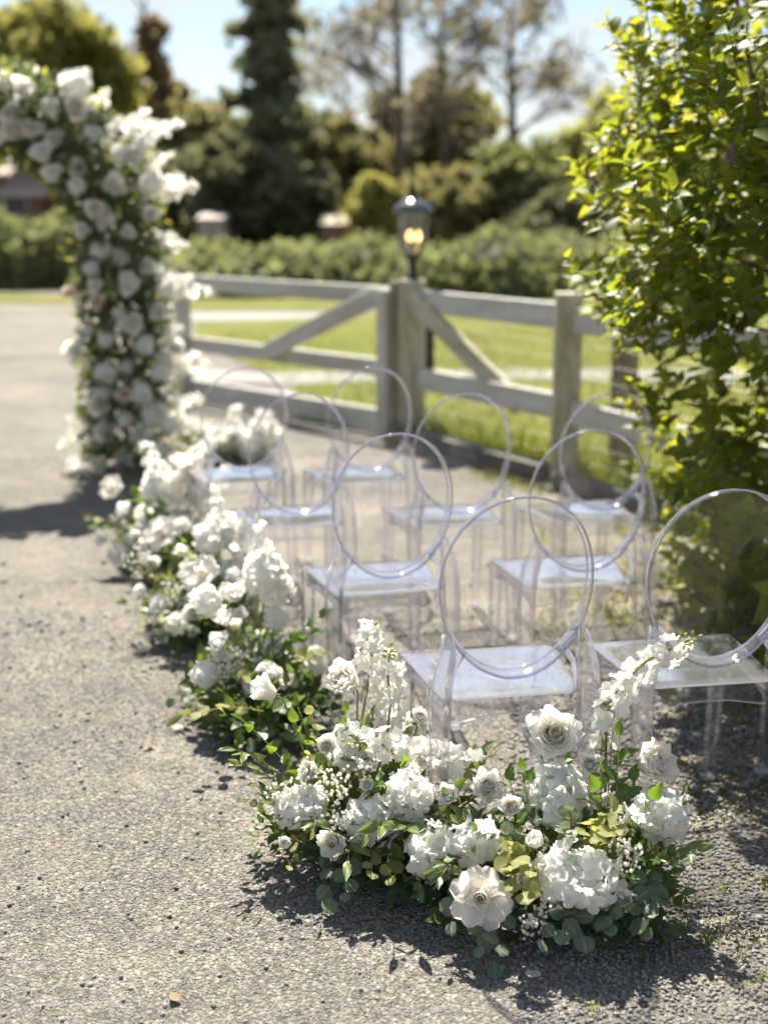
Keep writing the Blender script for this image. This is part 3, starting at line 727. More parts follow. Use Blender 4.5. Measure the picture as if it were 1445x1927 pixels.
# leaves: along +Y, face +Z
def leaf(L, W, kind, seed=0, nu=5, nv=7, bend=.25, fold=.18, serr=0.0):
    g = random.Random(seed); v = []
    for j in range(nv):
        t = j/(nv-1)
        if kind == 'round': hw = W*math.sqrt(max(0, 1-(2*t-1)**2))**.85
        elif kind == 'long': hw = W*math.sin(math.pi*t**.8)**.9
        else: hw = W*math.sin(math.pi*t**.68)**.85*(1-.25*t)
        for i in range(nu):
            u = -1+2*i/(nu-1)
            ed = serr*W*(1 if (j % 2) else -1)*(abs(u) > .9)
            x = u*max(hw+ed*(0 < j < nv-1), .0004)
            z = -bend*L*t*t + fold*abs(u)*hw + .03*L*math.sin(t*5+u*3+seed)
            v.append((x, t*L, z))
    return v, grid_faces(nu, nv)
LEAF = {
 'silver': [mesh('leaf', *leaf(.044, .021, 'round', s, bend=.12, fold=.08), M['leaf_silver']) for s in range(4)],
 'long': [mesh('leaf', *leaf(.075, .0135, 'long', s, bend=.22, fold=.15), M['leaf_long']) for s in range(4)],
 'rose': [mesh('leaf', *leaf(.052, .019, 'ovate', s, nv=9, bend=.2, fold=.25, serr=.08), M['leaf_rose']) for s in range(4)],
 'lime': [mesh('leaf', *leaf(.044, .021, 'round', s, bend=.15, fold=.1), M['leaf_lime']) for s in range(4)],
}
LV_small, LF_small = leaf(1, .32, 'ovate', 2, 3, 4)
LF_small = np.array(LF_small)
def leafmass(name, mats, mat, parent, world=False, kind='stuff'):
    arr = np.array([[list(r) for r in m] for m in mats])
    if parent is not None: arr = np.einsum('ij,njk->nik', np.array(WM[parent].inverted()), arr)
    v, f = rep(LV_small, LF_small, arr); return part(name, mesh(name, v, f, mat), parent, local=Matrix.Identity(4), kind=kind) if parent is not None else part(name, mesh(name, v, f, mat), None, kind=kind)

# ------------------------------------------------------------------ flowers: placing
def curve_pts(a, b, sag=0.0, n=6, bulge=None):
    a, b = V(a), V(b); return [a.lerp(b, t/(n-1)) + (bulge or V((0, 0, 1)))*(sag*4*(t/(n-1))*(1-t/(n-1))) for t in range(n)]
def stem_to(parent, root, pos, d, rad=.0028, mat='stem', name='stem'):
    p = V(pos)-V(d).normalized()*.03; pts = [root, root.lerp(p, .5)+V((0, 0, .02)), p, V(pos)]
    inv = WM[parent].inverted(); mb = MB().tube([inv @ q for q in pts], rad, 6)
    return part(name, mb.mesh(name, M[mat]), parent, local=Matrix.Identity(4))
def calyx_mesh():
    mb = MB().lathe([(0, -.012), (.006, -.010), (.009, -.002), (.006, .003)], (0, 0, 0), 8)
    for k in range(5):
        a = k*1.2566; d = V((math.cos(a), math.sin(a), 0)); s = V((-math.sin(a), math.cos(a), 0))
        mb.add([d*.006-s*.004, d*.006+s*.004, d*.022+V((0, 0, -.008))], [(0, 1, 2)])
    return mb.mesh('calyx', M['stem'])
CALYX = calyx_mesh()
def heart_mesh(mt, turns=2.4, r1=.018, h=.044, seed=0):
    g = random.Random(seed); n = 46; v = []
    for i in range(n):
        t = i/(n-1); a = t*turns*6.283; r = .0015+(r1-.0015)*t
        top = h*(1-.10*t)+.0035*math.sin(a*1.5+seed)
        for q, (rr, zz) in enumerate(((.35, 0), (.9, .35), (1.05, .7), (.90, .90), (.80+.22*t, 1.0))): v.append((r*rr*math.cos(a), r*rr*math.sin(a), zz*top))
    return mesh('heart', v, grid_faces(5, n), M[mt])
HEART = {'petal': heart_mesh('petal', seed=1), 'petal_cream': heart_mesh('petal_cream', seed=2)}
def full_rose(arr, root, kind, pos, d, size=1.0, name='rose', stamens=False):
    d = V(d).normalized(); W_ = TR(pos, orient(d), size)
    o = part(name, CALYX, arr, world=W_)
    for me, az, dz in ROSE[kind]:
        part('petal', me, o, local=Matrix.Translation((0, 0, dz)) @ Matrix.Rotation(az, 4, 'Z'))
    if kind != 'bud': part('heart', HEART['petal' if kind in ('rose', 'rose_tight') else 'petal_cream'], o, local=TR(V((0, 0, 0)), Matrix.Identity(4), .95 if stamens else (.85 if kind == 'peony' else 1.0)))
    if stamens:
        mb = MB()
        for k in range(16):
            a = R.uniform(0, 6.28); r = R.uniform(.002, .008); mb.tube([(0, 0, .022), (r*math.cos(a), r*math.sin(a), .040+R.uniform(0, .006))], .0007, 4)
            mb.box((r*math.cos(a), r*math.sin(a), .046), (.0022, .0022, .003))
        part('stamens', mb.mesh('stamens', M['stamen']), o, local=Matrix.Identity(4))
    stem_to(arr, root, pos, d)
    return o
HCORE = MB().lathe([(0, -.05), (.012, -.045), (.03, -.025), (.038, 0), (.032, .022), (.015, .032), (0, .035)], (0, 0, 0), 12).mesh('hydrangea', leafy('hydrangea_heart', (.62, .66, .50), (.74, .76, .64), .4, None, .7, .2))
def full_hydrangea(arr, root, pos, d, Rr=.058, n=52):
    d = V(d).normalized(); s = Rr/.05; sxy = (R.uniform(.95, 1.25), R.uniform(.85, 1.05)); o = part('hydrangea', HCORE, arr, world=TR(pos, orient(d), s))
    for k, e in enumerate(fib(n)):
        if e.z < -.45: continue
        part('floret', FLO[k % 5], o, local=TR(V((e.x*sxy[0], e.y*sxy[1], e.z))*.042*R.uniform(.80, 1.16), orient(e+rdir()*.55), R.uniform(.9, 1.3)/s*1.42))
    stem_to(arr, root, pos, d, .004); return o
def full_stock(arr, root, pts, n, buds=7, size=1.0):
    """spike along world points pts; the last points carry the green buds"""
    pts = [V(p) for p in pts]
    def at(t):
        k = t*(len(pts)-1); i = min(int(k), len(pts)-2); return pts[i].lerp(pts[i+1], k-i), (pts[i+1]-pts[i]).normalized()
    o = part('stock_spike', MB().tube([p-pts[0] for p in pts], [.0035]*(len(pts)-1)+[.0015], 6).mesh('stock_spike', M['stem']), arr, world=Matrix.Translation(pts[0]))
    for k in range(n):
        t = .02+.80*k/(n-1); p, tan = at(t); a = k*GA; u = tan.orthogonal().normalized(); v2 = tan.cross(u)
        dd = u*math.cos(a)+v2*math.sin(a)+tan*.35
        part('floret', STK[k % 5], o, world=TR(p+dd.normalized()*R.uniform(.012, .034)*size, orient(dd+V((0, -.25, .1))+rdir()*.3), size*R.uniform(.8, 1.2)*(1.15-.45*t)))
    bm_ = MB().lathe([(0, 0), (.003, .002), (.0048, .008), (.003, .014), (0, .016)], (0, 0, 0), 8).mesh('bud', M['bud'])
    for k in range(buds):
        t = .80+.2*k/max(1, buds-1); p, tan = at(min(t, .999)); u = tan.orthogonal().normalized(); a = k*2.2
        dd = (u*math.cos(a)+tan.cross(u)*math.sin(a))*(1 if k < buds-1 else .1)+tan*.6
        part('bud', bm_, o, world=TR(p+dd.normalized()*.008, orient(dd), 1.15-.06*k))
    stem_to(arr, root, pts[0], pts[1]-pts[0], .0035); return o
def branch(arr, root, tip, kind, n=8, sag=.0, size=1.0, name=None, pair=False):
    root, tip = V(root), V(tip); pts = curve_pts(root, tip, sag, 7)
    name = name or {'silver': 'eucalyptus_branch', 'long': 'eucalyptus_branch', 'rose': 'leafy_stem', 'lime': 'leafy_stem'}[kind]
    o = part(name, MB().tube([p-root for p in pts], [.0022-.0002*i for i in range(7)], 5).mesh(name, M['twig' if kind in ('silver', 'long') else 'stem']), arr, world=Matrix.Translation(root))
    for k in range(n):
        t = .32+.68*(k//2*2 if pair else k)/max(1, n-1); t = min(t, 1); q = t*6; i = min(int(q), 5); p = pts[i].lerp(pts[i+1], q-i); tan = (pts[i+1]-pts[i]).normalized()
        side = tan.cross(V((0, 0, 1))); side = side.normalized() if side.length > .05 else V((1, 0, 0))
        sg = 1 if k % 2 else -1
        d = tan*R.uniform(.45, .9)+side*sg*R.uniform(.6, 1.0)+V((0, 0, R.uniform(-.35, .3)))
        if k == n-1: d = tan+rdir()*.2
        nrm = V((0, -.45, .8))+rdir()*.75
        part('leaf', LEAF[kind][R.randrange(4)], o, world=TR(p, orient_leaf(d, nrm), size*R.uniform(.7, 1.15)*(1.1-.35*t)))
    return o
PUFF = None
def gyps(arr, root, center, spread, n, size=1.0):
    """baby's breath: a spray of hair-thin stems with tiny white blossoms"""
    st = MB(); mats = []; center = V(center); root = V(root)
    hub = root.lerp(center, .55); st.tube([root-root, hub-root], .0014, 4)
    for k in range(n):
        e = center+rdir()*spread*R.uniform(.3, 1); m_ = hub.lerp(e, .6)+rdir()*.008
        st.tube([hub-root, m_-root, e-root], .0006, 3, False); mats.append(TR(e-root, orient(rdir()), .0042*size*R.uniform(.8, 1.25)))
        if R.random() < .7:
            e2 = e+rdir()*.013; st.tube([m_-root, e2-root], .0005, 3, False); mats.append(TR(e2-root, orient(rdir()), .0038*size))
    o = part('babys_breath', st.mesh('babys_breath', M['stem']), arr, world=Matrix.Translation(root))
    bvv, bff = ico(); bvv = bvv.copy(); bvv *= np.random.default_rng(4).uniform(.75, 1.2, (12, 1))
    v, f = rep(bvv, bff, np.array([[list(r) for r in m] for m in mats]))
    part('blossoms', mesh('blossoms', v, f, M['petal'], False), o, local=Matrix.Identity(4), kind='stuff'); return o
def tray(arr, c, L, ang):
    rot = Matrix.Rotation(ang, 4, 'Z'); w_ = .13
    mb = MB().box((0, 0, .006), (L, w_, .012), None, .003)
    for sx, sy, lx, ly in ((0, w_/2, L, .008), (0, -w_/2, L, .008), (L/2, 0, .008, w_), (-L/2, 0, .008, w_)): mb.box((sx, sy, .026), (lx+.0011*(lx > .1), ly, .05))
    part('tray', mb.mesh('tray', M['tray'], False), arr, world=Matrix.Translation(c) @ rot)
    part('foam', MB().box((0, 0, .045), (L*.9, w_*.8, .062), None, .015).mesh('foam', M['foam'], False), arr, world=Matrix.Translation(c) @ rot)
def infill(arr, c, L, ang, n, hgt, spread, size=.04):
    mats = []; ax = V((math.cos(ang), math.sin(ang), 0)); sd_ = V((-ax.y, ax.x, 0))
    for k in range(n):
        t = R.uniform(-.5, .5); a = R.uniform(0, 6.283); r = math.sqrt(R.random())
        p = V(c)+ax*(t*L*1.05+math.cos(a)*r*spread*.4)+sd_*(math.sin(a)*r*spread)+V((0, 0, .03+hgt*R.random()**1.2*(1.1-r*.75)))
        out = (p-V(c)-ax*t*L*.8); d = out.normalized()+rdir()*.6+V((0, 0, .1))
        mats.append(TR(p, orient_leaf(d, V((0, -.4, .9))+rdir()*.7), size*R.uniform(.7, 1.3)))
    leafmass('foliage', mats, M['leaf_dark'], arr)

def front_A():
    c = V((-.035, 3.03, 0)); ang = -.62; L = .50
    a = thing('flower_arrangement', 'low white flower arrangement with a lone rose leaning left, left half of the front pair', 'flower arrangement', c, 0, 'ground flower arrangements')
    tray(a, c, L, ang); ax = V((math.cos(ang), math.sin(ang), 0))
    rt = lambda t: c+ax*(t*L)+V((0, 0, .085))
    infill(a, c, L, ang, 800, .22, .19)
    vw = V((0, -1, .35))
    full_rose(a, rt(-.30), 'rose_tight', pY(515, 1308, 3.12), (-.75, -.35, .55), 1.05)
    full_rose(a, rt(-.1), 'rose_cream', pY(662, 1292, 3.10), (-.45, -.55, .6), 1.25)
    full_rose(a, rt(-.25), 'rose_tight', pY(612, 1404, 3.04), (.1, -.8, .45), .80)
    full_rose(a, rt(-.2), 'rose', pY(628, 1578, 2.86), (-.15, -.9, .1), .82)
    full_rose(a, rt(.1), 'rose_tight', pY(737, 1611, 2.83), (.1, -1, .1), .46)
    full_rose(a, rt(.36), 'rose', pY(915, 1482, 2.86), (.05, -.8, .5), .9)
    full_hydrangea(a, rt(-.3), pY(567, 1520, 2.96), (-.3, -.8, .35), .056, 50)
    full_hydrangea(a, rt(0), pY(702, 1545, 2.88), (-.05, -.8, .5), .060, 54)
    full_hydrangea(a, rt(.25), pY(815, 1603, 2.78), (.1, -.85, .3), .066, 56)
    full_hydrangea(a, rt(-.1), pY(660, 1405, 3.08), (0, -.5, .8), .055, 46)
    full_stock(a, rt(-.05), [pY(728, 1385, 3.08), pY(735, 1320, 3.10), pY(728, 1260, 3.12), pY(735, 1222, 3.10)], 17, 7, 1.2)
    full_stock(a, rt(-.15), [pY(690, 1300, 3.16), pY(700, 1240, 3.18), pY(690, 1195, 3.20), pY(700, 1182, 3.20)], 14, 4, 1.12)
    full_stock(a, rt(.3), [pY(905, 1462, 2.93), pY(845, 1432, 2.97), pY(770, 1408, 2.98), pY(700, 1400, 2.96), pY(655, 1396, 2.94)], 28, 8, 1.25)
    for kd, x, y, Y, t_, sz in (('rose_cream', 585, 1455, 2.99, -.3, .62), ('rose_tight', 770, 1455, 2.92, .1, .6), ('rose', 845, 1500, 2.86, .25, .66), ('rose_tight', 690, 1480, 2.90, -.05, .55), ('rose', 790, 1350, 3.08, .1, .5), ('rose_tight', 540, 1590, 2.86, -.35, .5)):
        full_rose(a, rt(t_), kd, pY(x, y, Y), (R.uniform(-.3, .3), -.7, .55), sz)
    full_hydrangea(a, rt(.2), pY(770, 1500, 2.86), (.1, -.7, .6), .048, 40)
    for (x, y, Y, ti, s, n) in ((528, 1490, 2.94, -.4, .045, 26), (628, 1480, 2.88, -.2, .05, 40), (640, 1540, 2.85, -.15, .035, 22), (575, 1460, 2.95, -.3, .045, 24), (690, 1450, 2.9, 0, .03, 12)):
        gyps(a, rt(ti), pY(x, y, Y), s, n)
    B_ = [(-.4, 445, 1412, 3.02, 'long', 8, .03, 1.0), (-.4, 452, 1440, 2.98, 'long', 7, .02, .95), (-.42, 480, 1478, 2.92, 'long', 6, .0, .8),
          (-.42, 452, 1508, 2.90, 'silver', 9, .0, .62), (-.3, 455, 1355, 3.14, 'rose', 6, .02, .95), (-.25, 555, 1360, 3.1, 'rose', 6, .02, 1.0),
          (-.2, 560, 1330, 3.14, 'rose', 5, .0, .8), (-.2, 585, 1345, 3.12, 'lime', 8, .02, .85), (-.1, 620, 1330, 3.16, 'silver', 8, .02, .7),
          (.0, 770, 1340, 3.12, 'long', 7, .02, .8), (.05, 780, 1360, 3.1, 'rose', 6, .02, .9), (-.4, 555, 1590, 2.84, 'lime', 8, .0, .8),
          (-.35, 545, 1630, 2.80, 'lime', 6, .01, .6), (-.2, 620, 1690, 2.76, 'silver', 9, .03, 1.15), (-.15, 650, 1680, 2.74, 'silver', 8, .03, 1.1), (-.1, 655, 1620, 2.76, 'long', 7, .03, 1.0),
          (0, 700, 1640, 2.76, 'lime', 7, .02, 1.1), (.1, 735, 1650, 2.74, 'lime', 7, .02, 1.1), (.05, 690, 1570, 2.78, 'long', 7, .03, 1.0),
          (.15, 770, 1560, 2.74, 'long', 7, .02, 1.1), (.1, 720, 1555, 2.74, 'long', 6, .02, 1.15), (.2, 830, 1490, 2.84, 'long', 6, .03, 1.3),
          (.2, 760, 1445, 2.92, 'rose', 6, .02, 1.0), (.15, 700, 1470, 2.86, 'rose', 6, .02, .9), (.3, 870, 1540, 2.78, 'lime', 7, .02, .85),
          (.35, 900, 1420, 2.98, 'long', 8, .02, 1.0), (.4, 930, 1410, 2.95, 'long', 7, .02, .9), (.4, 850, 1665, 2.66, 'long', 8, .03, 1.0), (.3, 790, 1680, 2.68, 'rose', 7, .03, .8), (.35, 830, 1560, 2.74, 'silver', 7, .02, .6),
          (-.1, 700, 1350, 3.06, 'rose', 6, .01, .9), (-.05, 760, 1385, 3.04, 'rose', 7, .01, 1.0), (-.15, 640, 1360, 3.06, 'silver', 8, .02, .8), (-.1, 680, 1380, 3.02, 'long', 7, .02, .9), (-.15, 650, 1340, 3.08, 'rose', 6, .02, .8),
          (-.35, 580, 1420, 3.0, 'lime', 6, .02, .8), (-.2, 520, 1540, 2.88, 'silver', 7, .0, .75), (0, 760, 1520, 2.82, 'silver', 7, .02, .8), (.2, 860, 1480, 2.88, 'rose', 6, .02, .85), (-.3, 590, 1560, 2.82, 'long', 7, .02, .9)]
    for ti, x, y, Y, k, n, sag, s in B_:
        tip = pY(x, y, Y); tip.z = max(tip.z, .012); branch(a, rt(ti), tip, k, n, sag, s)
    return a
def front_B():
    c = V((.40, 2.78, 0)); ang = -.08; L = .46
    a = thing('flower_arrangement', 'white flower arrangement with two tall open roses, nearest the camera at lower right', 'flower arrangement', c, 0, 'ground flower arrangements')
    tray(a, c, L, ang); ax = V((math.cos(ang), math.sin(ang), 0))
    rt = lambda t: c+ax*(t*L)+V((0, 0, .085))
    infill(a, c, L, ang, 800, .22, .19)
    full_rose(a, rt(0), 'rose', pY(1040, 1385, 2.90), (-.05, -.80, .45), 1.42, stamens=True)
    full_rose(a, rt(.35), 'rose_cream', pY(1212, 1440, 2.84), (.42, -.72, .45), 1.32)
    full_rose(a, rt(-.1), 'bud', pY(1003, 1590, 2.66), (0, -.6, .8), 1.0, 'peony_bud')
    full_rose(a, rt(-.35), 'peony', pY(905, 1690, 2.60), (-.1, -.9, .42), 1.3, 'peony')
    full_hydrangea(a, rt(0), pY(1050, 1497, 2.82), (0, -.6, .8), .072, 64)
    full_hydrangea(a, rt(.05), pY(1085, 1652, 2.62), (0, -.9, .4), .078, 70)
    full_hydrangea(a, rt(.45), pY(1238, 1535, 2.76), (.5, -.6, .4), .062, 52)
    full_stock(a, rt(.25), [pY(1140, 1425, 2.92), pY(1140, 1345, 2.94), pY(1165, 1290, 2.95), pY(1215, 1245, 2.94), pY(1275, 1215, 2.93), pY(1308, 1200, 2.92)], 24, 8, 1.12)
    for kd, x, y, Y, t_, sz in (('rose_cream', 965, 1520, 2.78, -.2, .68), ('rose_tight', 1140, 1510, 2.80, .25, .62), ('rose', 1165, 1690, 2.60, .3, .5), ('rose_tight', 985, 1655, 2.60, -.15, .45), ('rose', 1110, 1440, 2.88, .15, .62)):
        full_rose(a, rt(t_), kd, pY(x, y, Y), (R.uniform(-.3, .3), -.75, .5), sz)
    full_hydrangea(a, rt(-.3), pY(895, 1585, 2.72), (-.1, -.8, .5), .05, 40)
    for (x, y, Y, ti, s, n) in ((1005, 1735, 2.56, -.1, .034, 34), (1025, 1700, 2.57, -.05, .03, 18), (1185, 1615, 2.66, .3, .045, 34), (1165, 1590, 2.68, .3, .03, 16), (1180, 1550, 2.74, .3, .03, 12)):
        gyps(a, rt(ti), pY(x, y, Y), s, n)
    B_ = [(.3, 1165, 1385, 2.84, 'rose', 5, .01, 1.45), (.25, 1130, 1455, 2.78, 'rose', 5, .01, 1.2), (.25, 1120, 1490, 2.74, 'rose', 5, .01, 1.1), (.35, 1225, 1505, 2.72, 'rose', 5, .03, 1.4),
          (-.05, 985, 1450, 2.84, 'rose', 5, .01, 1.1), (-.05, 1000, 1475, 2.82, 'rose', 5, .01, 1.0), (-.15, 960, 1470, 2.84, 'rose', 6, .02, 1.1), (.1, 1130, 1420, 2.9, 'long', 7, .02, .8),
          (-.05, 985, 1480, 2.72, 'silver', 8, .03, .68), (.1, 1070, 1525, 2.66, 'silver', 9, .03, .75), (.0, 960, 1560, 2.66, 'silver', 9, .02, .9), (.15, 1060, 1560, 2.64, 'silver', 8, .02, .85),
          (.2, 1150, 1520, 2.66, 'lime', 8, .03, 1.05), (.2, 1160, 1560, 2.62, 'lime', 8, .03, 1.1), (.15, 1115, 1545, 2.62, 'lime', 7, .02, 1.0),
          (-.2, 960, 1630, 2.58, 'lime', 9, .03, 1.25), (-.2, 985, 1680, 2.54, 'lime', 8, .03, 1.2), (-.15, 955, 1590, 2.62, 'lime', 7, .02, 1.1), (-.1, 1000, 1640, 2.56, 'lime', 7, .02, 1.1),
          (-.25, 930, 1810, 2.52, 'silver', 8, .05, 1.25), (-.3, 905, 1780, 2.52, 'silver', 8, .05, 1.2), (-.05, 1095, 1760, 2.52, 'silver', 9, .04, 1.3), (.1, 1060, 1750, 2.52, 'silver', 8, .04, 1.25),
          (.25, 1150, 1740, 2.54, 'silver', 9, .04, 1.3), (.4, 1215, 1745, 2.56, 'silver', 9, .05, 1.35), (.45, 1225, 1705, 2.60, 'silver', 8, .04, 1.3), (-.4, 850, 1735, 2.58, 'silver', 8, .04, 1.1),
          (.35, 1190, 1470, 2.82, 'rose', 6, .01, 1.2), (.3, 1160, 1440, 2.86, 'rose', 6, .01, 1.1), (.1, 1070, 1440, 2.86, 'rose', 6, .01, 1.0), (.25, 1150, 1400, 2.9, 'long', 8, .01, .9), (.0, 1020, 1430, 2.88, 'silver', 7, .01, .8),
          (.45, 1280, 1500, 2.76, 'long', 7, .02, .85), (.45, 1310, 1600, 2.66, 'long', 7, .02, .95), (.4, 1230, 1620, 2.62, 'rose', 6, .02, .9), (.3, 1190, 1660, 2.58, 'rose', 6, .02, .8), (.35, 1185, 1700, 2.56, 'silver', 7, .02, .9),
          (-.45, 830, 1650, 2.62, 'long', 7, .03, .95), (-.4, 880, 1600, 2.66, 'lime', 6, .02, .9), (-.3, 900, 1560, 2.7, 'rose', 7, .02, 1.0), (-.45, 850, 1620, 2.66, 'silver', 7, .02, .7), (.0, 1020, 1770, 2.50, 'silver', 6, .03, 1.1)]
    for ti, x, y, Y, k, n, sag, s in B_:
        tip = pY(x, y, Y); tip.z = max(tip.z, .012); branch(a, rt(ti), tip, k, n, sag, s)
    return a
front_A(); front_B()

def back_arr(label, c, ang, L, flowers, sprays, seed, nb=26, spread=.28):
    st = R.getstate(); R.seed(seed); c = V(c)
    a = thing('flower_arrangement', label, 'flower arrangement', c, 0, 'ground flower arrangements')
    tray(a, c, L, ang); ax = V((math.cos(ang), math.sin(ang), 0)); infill(a, c, L, ang, 700, .24, .19, .05)
    rt = lambda t: c+ax*(t*L)+V((0, 0, .085))
    for kind, x, y, dY, r in flowers:
        Y = c.y+dY; p = pY(x, y, Y); t = max(-.45, min(.45, (p-c).dot(ax)/L)); d = (p-rt(t)).normalized()*.6+V((-.15, -.75, .35))+rdir()*.2
        rad = r*(Y*.975+.3)/F
        if kind == 'h': part('hydrangea', JH[R.randrange(2)], a, world=TR(p, orient(d), rad/.076)); stem_to(a, rt(t), p, d, .004)
        elif kind == 's':
            d = (p-rt(t)).normalized()+V((R.uniform(-.5, .5), R.uniform(-.6, .1), .1)); part('stock_spike', JS[R.randrange(2)], a, world=TR(p-d.normalized()*rad*.9, orient(d), rad/.075)); stem_to(a, rt(t), p-d.normalized()*rad*.9, d, .0035)
        else: part('peony' if kind == 'peony' else 'rose', JR[kind], a, world=TR(p, orient(d), rad/.05)); stem_to(a, rt(t), p, d)
    for k in range(16):                                # smaller blooms that fill the mound
        t = R.uniform(-.6, .6); ph = R.uniform(0, 6.283); p = rt(t)+V((math.cos(ph)*R.uniform(.05, .2), math.sin(ph)*R.uniform(.05, .2)-.04, R.uniform(.02, .17))); d = (p-c-V((0, 0, .02))).normalized()+V((0, -.5, .2))
        kd = R.choice(['rose', 'cream', 'h', 'h', 'rose'])
        if kd == 'h': part('hydrangea', JH[R.randrange(2)], a, world=TR(p, orient(d), R.uniform(.5, .75)))
        else: part('rose', JR[kd], a, world=TR(p, orient(d), R.uniform(.55, .85)))
    for x, y, dY, s, n in sprays: p = pY(x, y, c.y+dY); gyps(a, rt(max(-.45, min(.45, (p-c).dot(ax)/L))), p, s, n, 1.2)
    for k in range(nb):
        t = R.uniform(-.5, .5); ph = R.uniform(0, 6.283); out = V((math.cos(ph), math.sin(ph)*.9-.25, 0))
        tip = rt(t)+out*R.uniform(.10, spread)+V((0, 0, R.uniform(-.07, .16))); tip.z = max(tip.z, .015)
        branch(a, rt(t), tip, R.choice(['silver', 'silver', 'long', 'rose', 'lime', 'lime', 'silver']), R.randint(7, 10), .03, R.uniform(.8, 1.15))
    R.setstate(st); return a, rt
aC, rC = back_arr('white flower arrangement with hydrangeas beside the second row, third from the front', (-.40, 3.98, 0), 1.95, .5,
    [('h', 500, 1075, .10, 52), ('h', 520, 1110, .12, 46), ('s', 490, 1045, .14, 50), ('peony', 383, 1085, .12, 36), ('h', 390, 1130, .02, 40), ('rose', 445, 1125, .02, 26), ('h', 485, 1290, -.14, 42), ('rose', 428, 1172, -.04, 24), ('rose', 455, 1160, -.02, 18), ('rose', 415, 1215, -.10, 24), ('h', 385, 1270, -.12, 34), ('cream', 535, 1290, -.14, 24), ('h', 520, 1165, .08, 30)],
    [(425, 1260, -.12, .06, 50), (440, 1240, -.1, .05, 30)], 31)
for x, y, k, s in ((600, 1160, 'rose', 1.2), (585, 1190, 'rose', 1.1), (560, 1240, 'lime', 1.2), (330, 1320, 'silver', 1.2), (345, 1345, 'long', 1.2), (570, 1270, 'rose', 1.1), (470, 1190, 'silver', 1.1), (520, 1200, 'silver', 1.2)):
    branch(aC, rC(R.uniform(-.3, .3)), pY(x, y, 3.9), k, 7, .03, s)
aD, rD = back_arr('white flower arrangement with peonies by the third row chair, fourth from the front', (-.70, 4.85, 0), 1.95, .5,
    [('h', 425, 1000, .12, 46), ('h', 395, 1015, .08, 40), ('peony', 305, 1008, .06, 32), ('rose', 440, 1040, .06, 28), ('s', 405, 975, .14, 44), ('peony', 372, 1078, -.02, 34), ('h', 300, 1140, -.1, 30), ('h', 310, 1175, -.14, 30), ('rose', 270, 1120, -.08, 20), ('h', 345, 1130, -.04, 32), ('rose', 360, 1150, -.1, 24), ('h', 440, 1075, .04, 34)],
    [(265, 1060, -.05, .07, 40), (330, 1110, -.1, .06, 30)], 47)
for x, y, k, s in ((240, 1130, 'long', 1.2), (250, 1150, 'long', 1.1), (345, 1020, 'rose', 1.4), (400, 1110, 'rose', 1.3), (285, 1215, 'lime', 1.1)):
    branch(aD, rD(R.uniform(-.3, .3)), pY(x, y, 4.8), k, 7, .03, s)
aE, rE = back_arr('white flower arrangement at the foot of the arch, farthest along the aisle', (-1.02, 5.85, 0), 1.95, .5,
    [('s', 290, 880, .1, 46), ('s', 365, 860, .16, 44), ('s', 345, 900, .14, 40), ('s', 330, 925, .1, 36), ('h', 375, 920, .1, 34), ('peony', 213, 920, .02, 24), ('rose', 240, 965, -.02, 20), ('rose', 275, 972, -.02, 18), ('rose', 200, 1015, -.1, 18), ('h', 222, 1040, -.14, 28), ('rose', 250, 1015, -.1, 14), ('h', 320, 985, .0, 32), ('s', 405, 920, .2, 40), ('h', 290, 925, .06, 34)],
    [(225, 990, -.05, .06, 30)], 53)
for x, y, k, s in ((175, 975, 'lime', 1.4), (185, 990, 'rose', 1.4), (260, 935, 'rose', 1.8), (300, 950, 'silver', 1.4)):
    branch(aE, rE(R.uniform(-.3, .3)), pY(x, y, 5.8), k, 6, .03, s)
back_arr('white flower cluster on the ground between the arch and the gate', (-1.02, 8.3, 0), .3, .5,
    [('s', 440, 815, .0, 44), ('s', 480, 805, .02, 44), ('s', 510, 802, .05, 36), ('h', 450, 835, -.05, 34), ('h', 490, 830, -.05, 30), ('s', 415, 830, .0, 34), ('h', 470, 850, -.1, 28)], [], 61, 16, .24)

# ------------------------------------------------------------------ floral arch
YA = 8.3
ar = thing('floral_arch', 'tall wedding arch covered in white roses at the end of the aisle', 'arch', (-1.68, YA, 0))
ctr = [pY(x, y, YA) for x, y in ((232, 890), (236, 790), (240, 700), (232, 610), (228, 520), (222, 440), (208, 365), (175, 295), (120, 245), (55, 215), (-20, 195), (-110, 180))]
mid = ctr[-1].x-.15
left = [V((2*mid-p.x, p.y, p.z)) for p in reversed(ctr)]
apath = ctr+[V((mid, YA, ctr[-1].z+.01))]+left
wpart('frame', MB().tube([p+V((0, .05, 0)) for p in apath], .018, 8), M['arch_metal'], ar, True)
RAD = .265
def arch_at(t):
    k = t*(len(apath)-1); i = min(int(k), len(apath)-2); p = apath[i].lerp(apath[i+1], k-i); tan = (apath[i+1]-apath[i]).normalized()
    s = V((tan.z, 0, -tan.x)); return p, tan, s          # s = sideways in the arch plane
lm = []
for k in range(15000):
    t = R.random()*.98+.01; p, tan, s = arch_at(t); a = R.uniform(0, 6.283); r = math.sqrt(R.random())*RAD*R.uniform(.8, 1.16)
    d = s*math.cos(a)+V((0, math.sin(a), 0)); q = p+d*r*V((1, 1, 1)).length/1.732
    q = V((q.x, p.y+(q.y-p.y)*.85, max(.02, q.z))); lm.append(TR(q, orient_leaf(d+rdir()*.8, V((0, -.5, .8))+rdir()*.8), R.uniform(.045, .085)))
leafmass('foliage', lm, leafy('arch_foliage', (.085, .115, .06), (.20, .22, .12), .3, (.28, .34, .08), .5, .4, rnd='isl'), ar)
lm2 = []
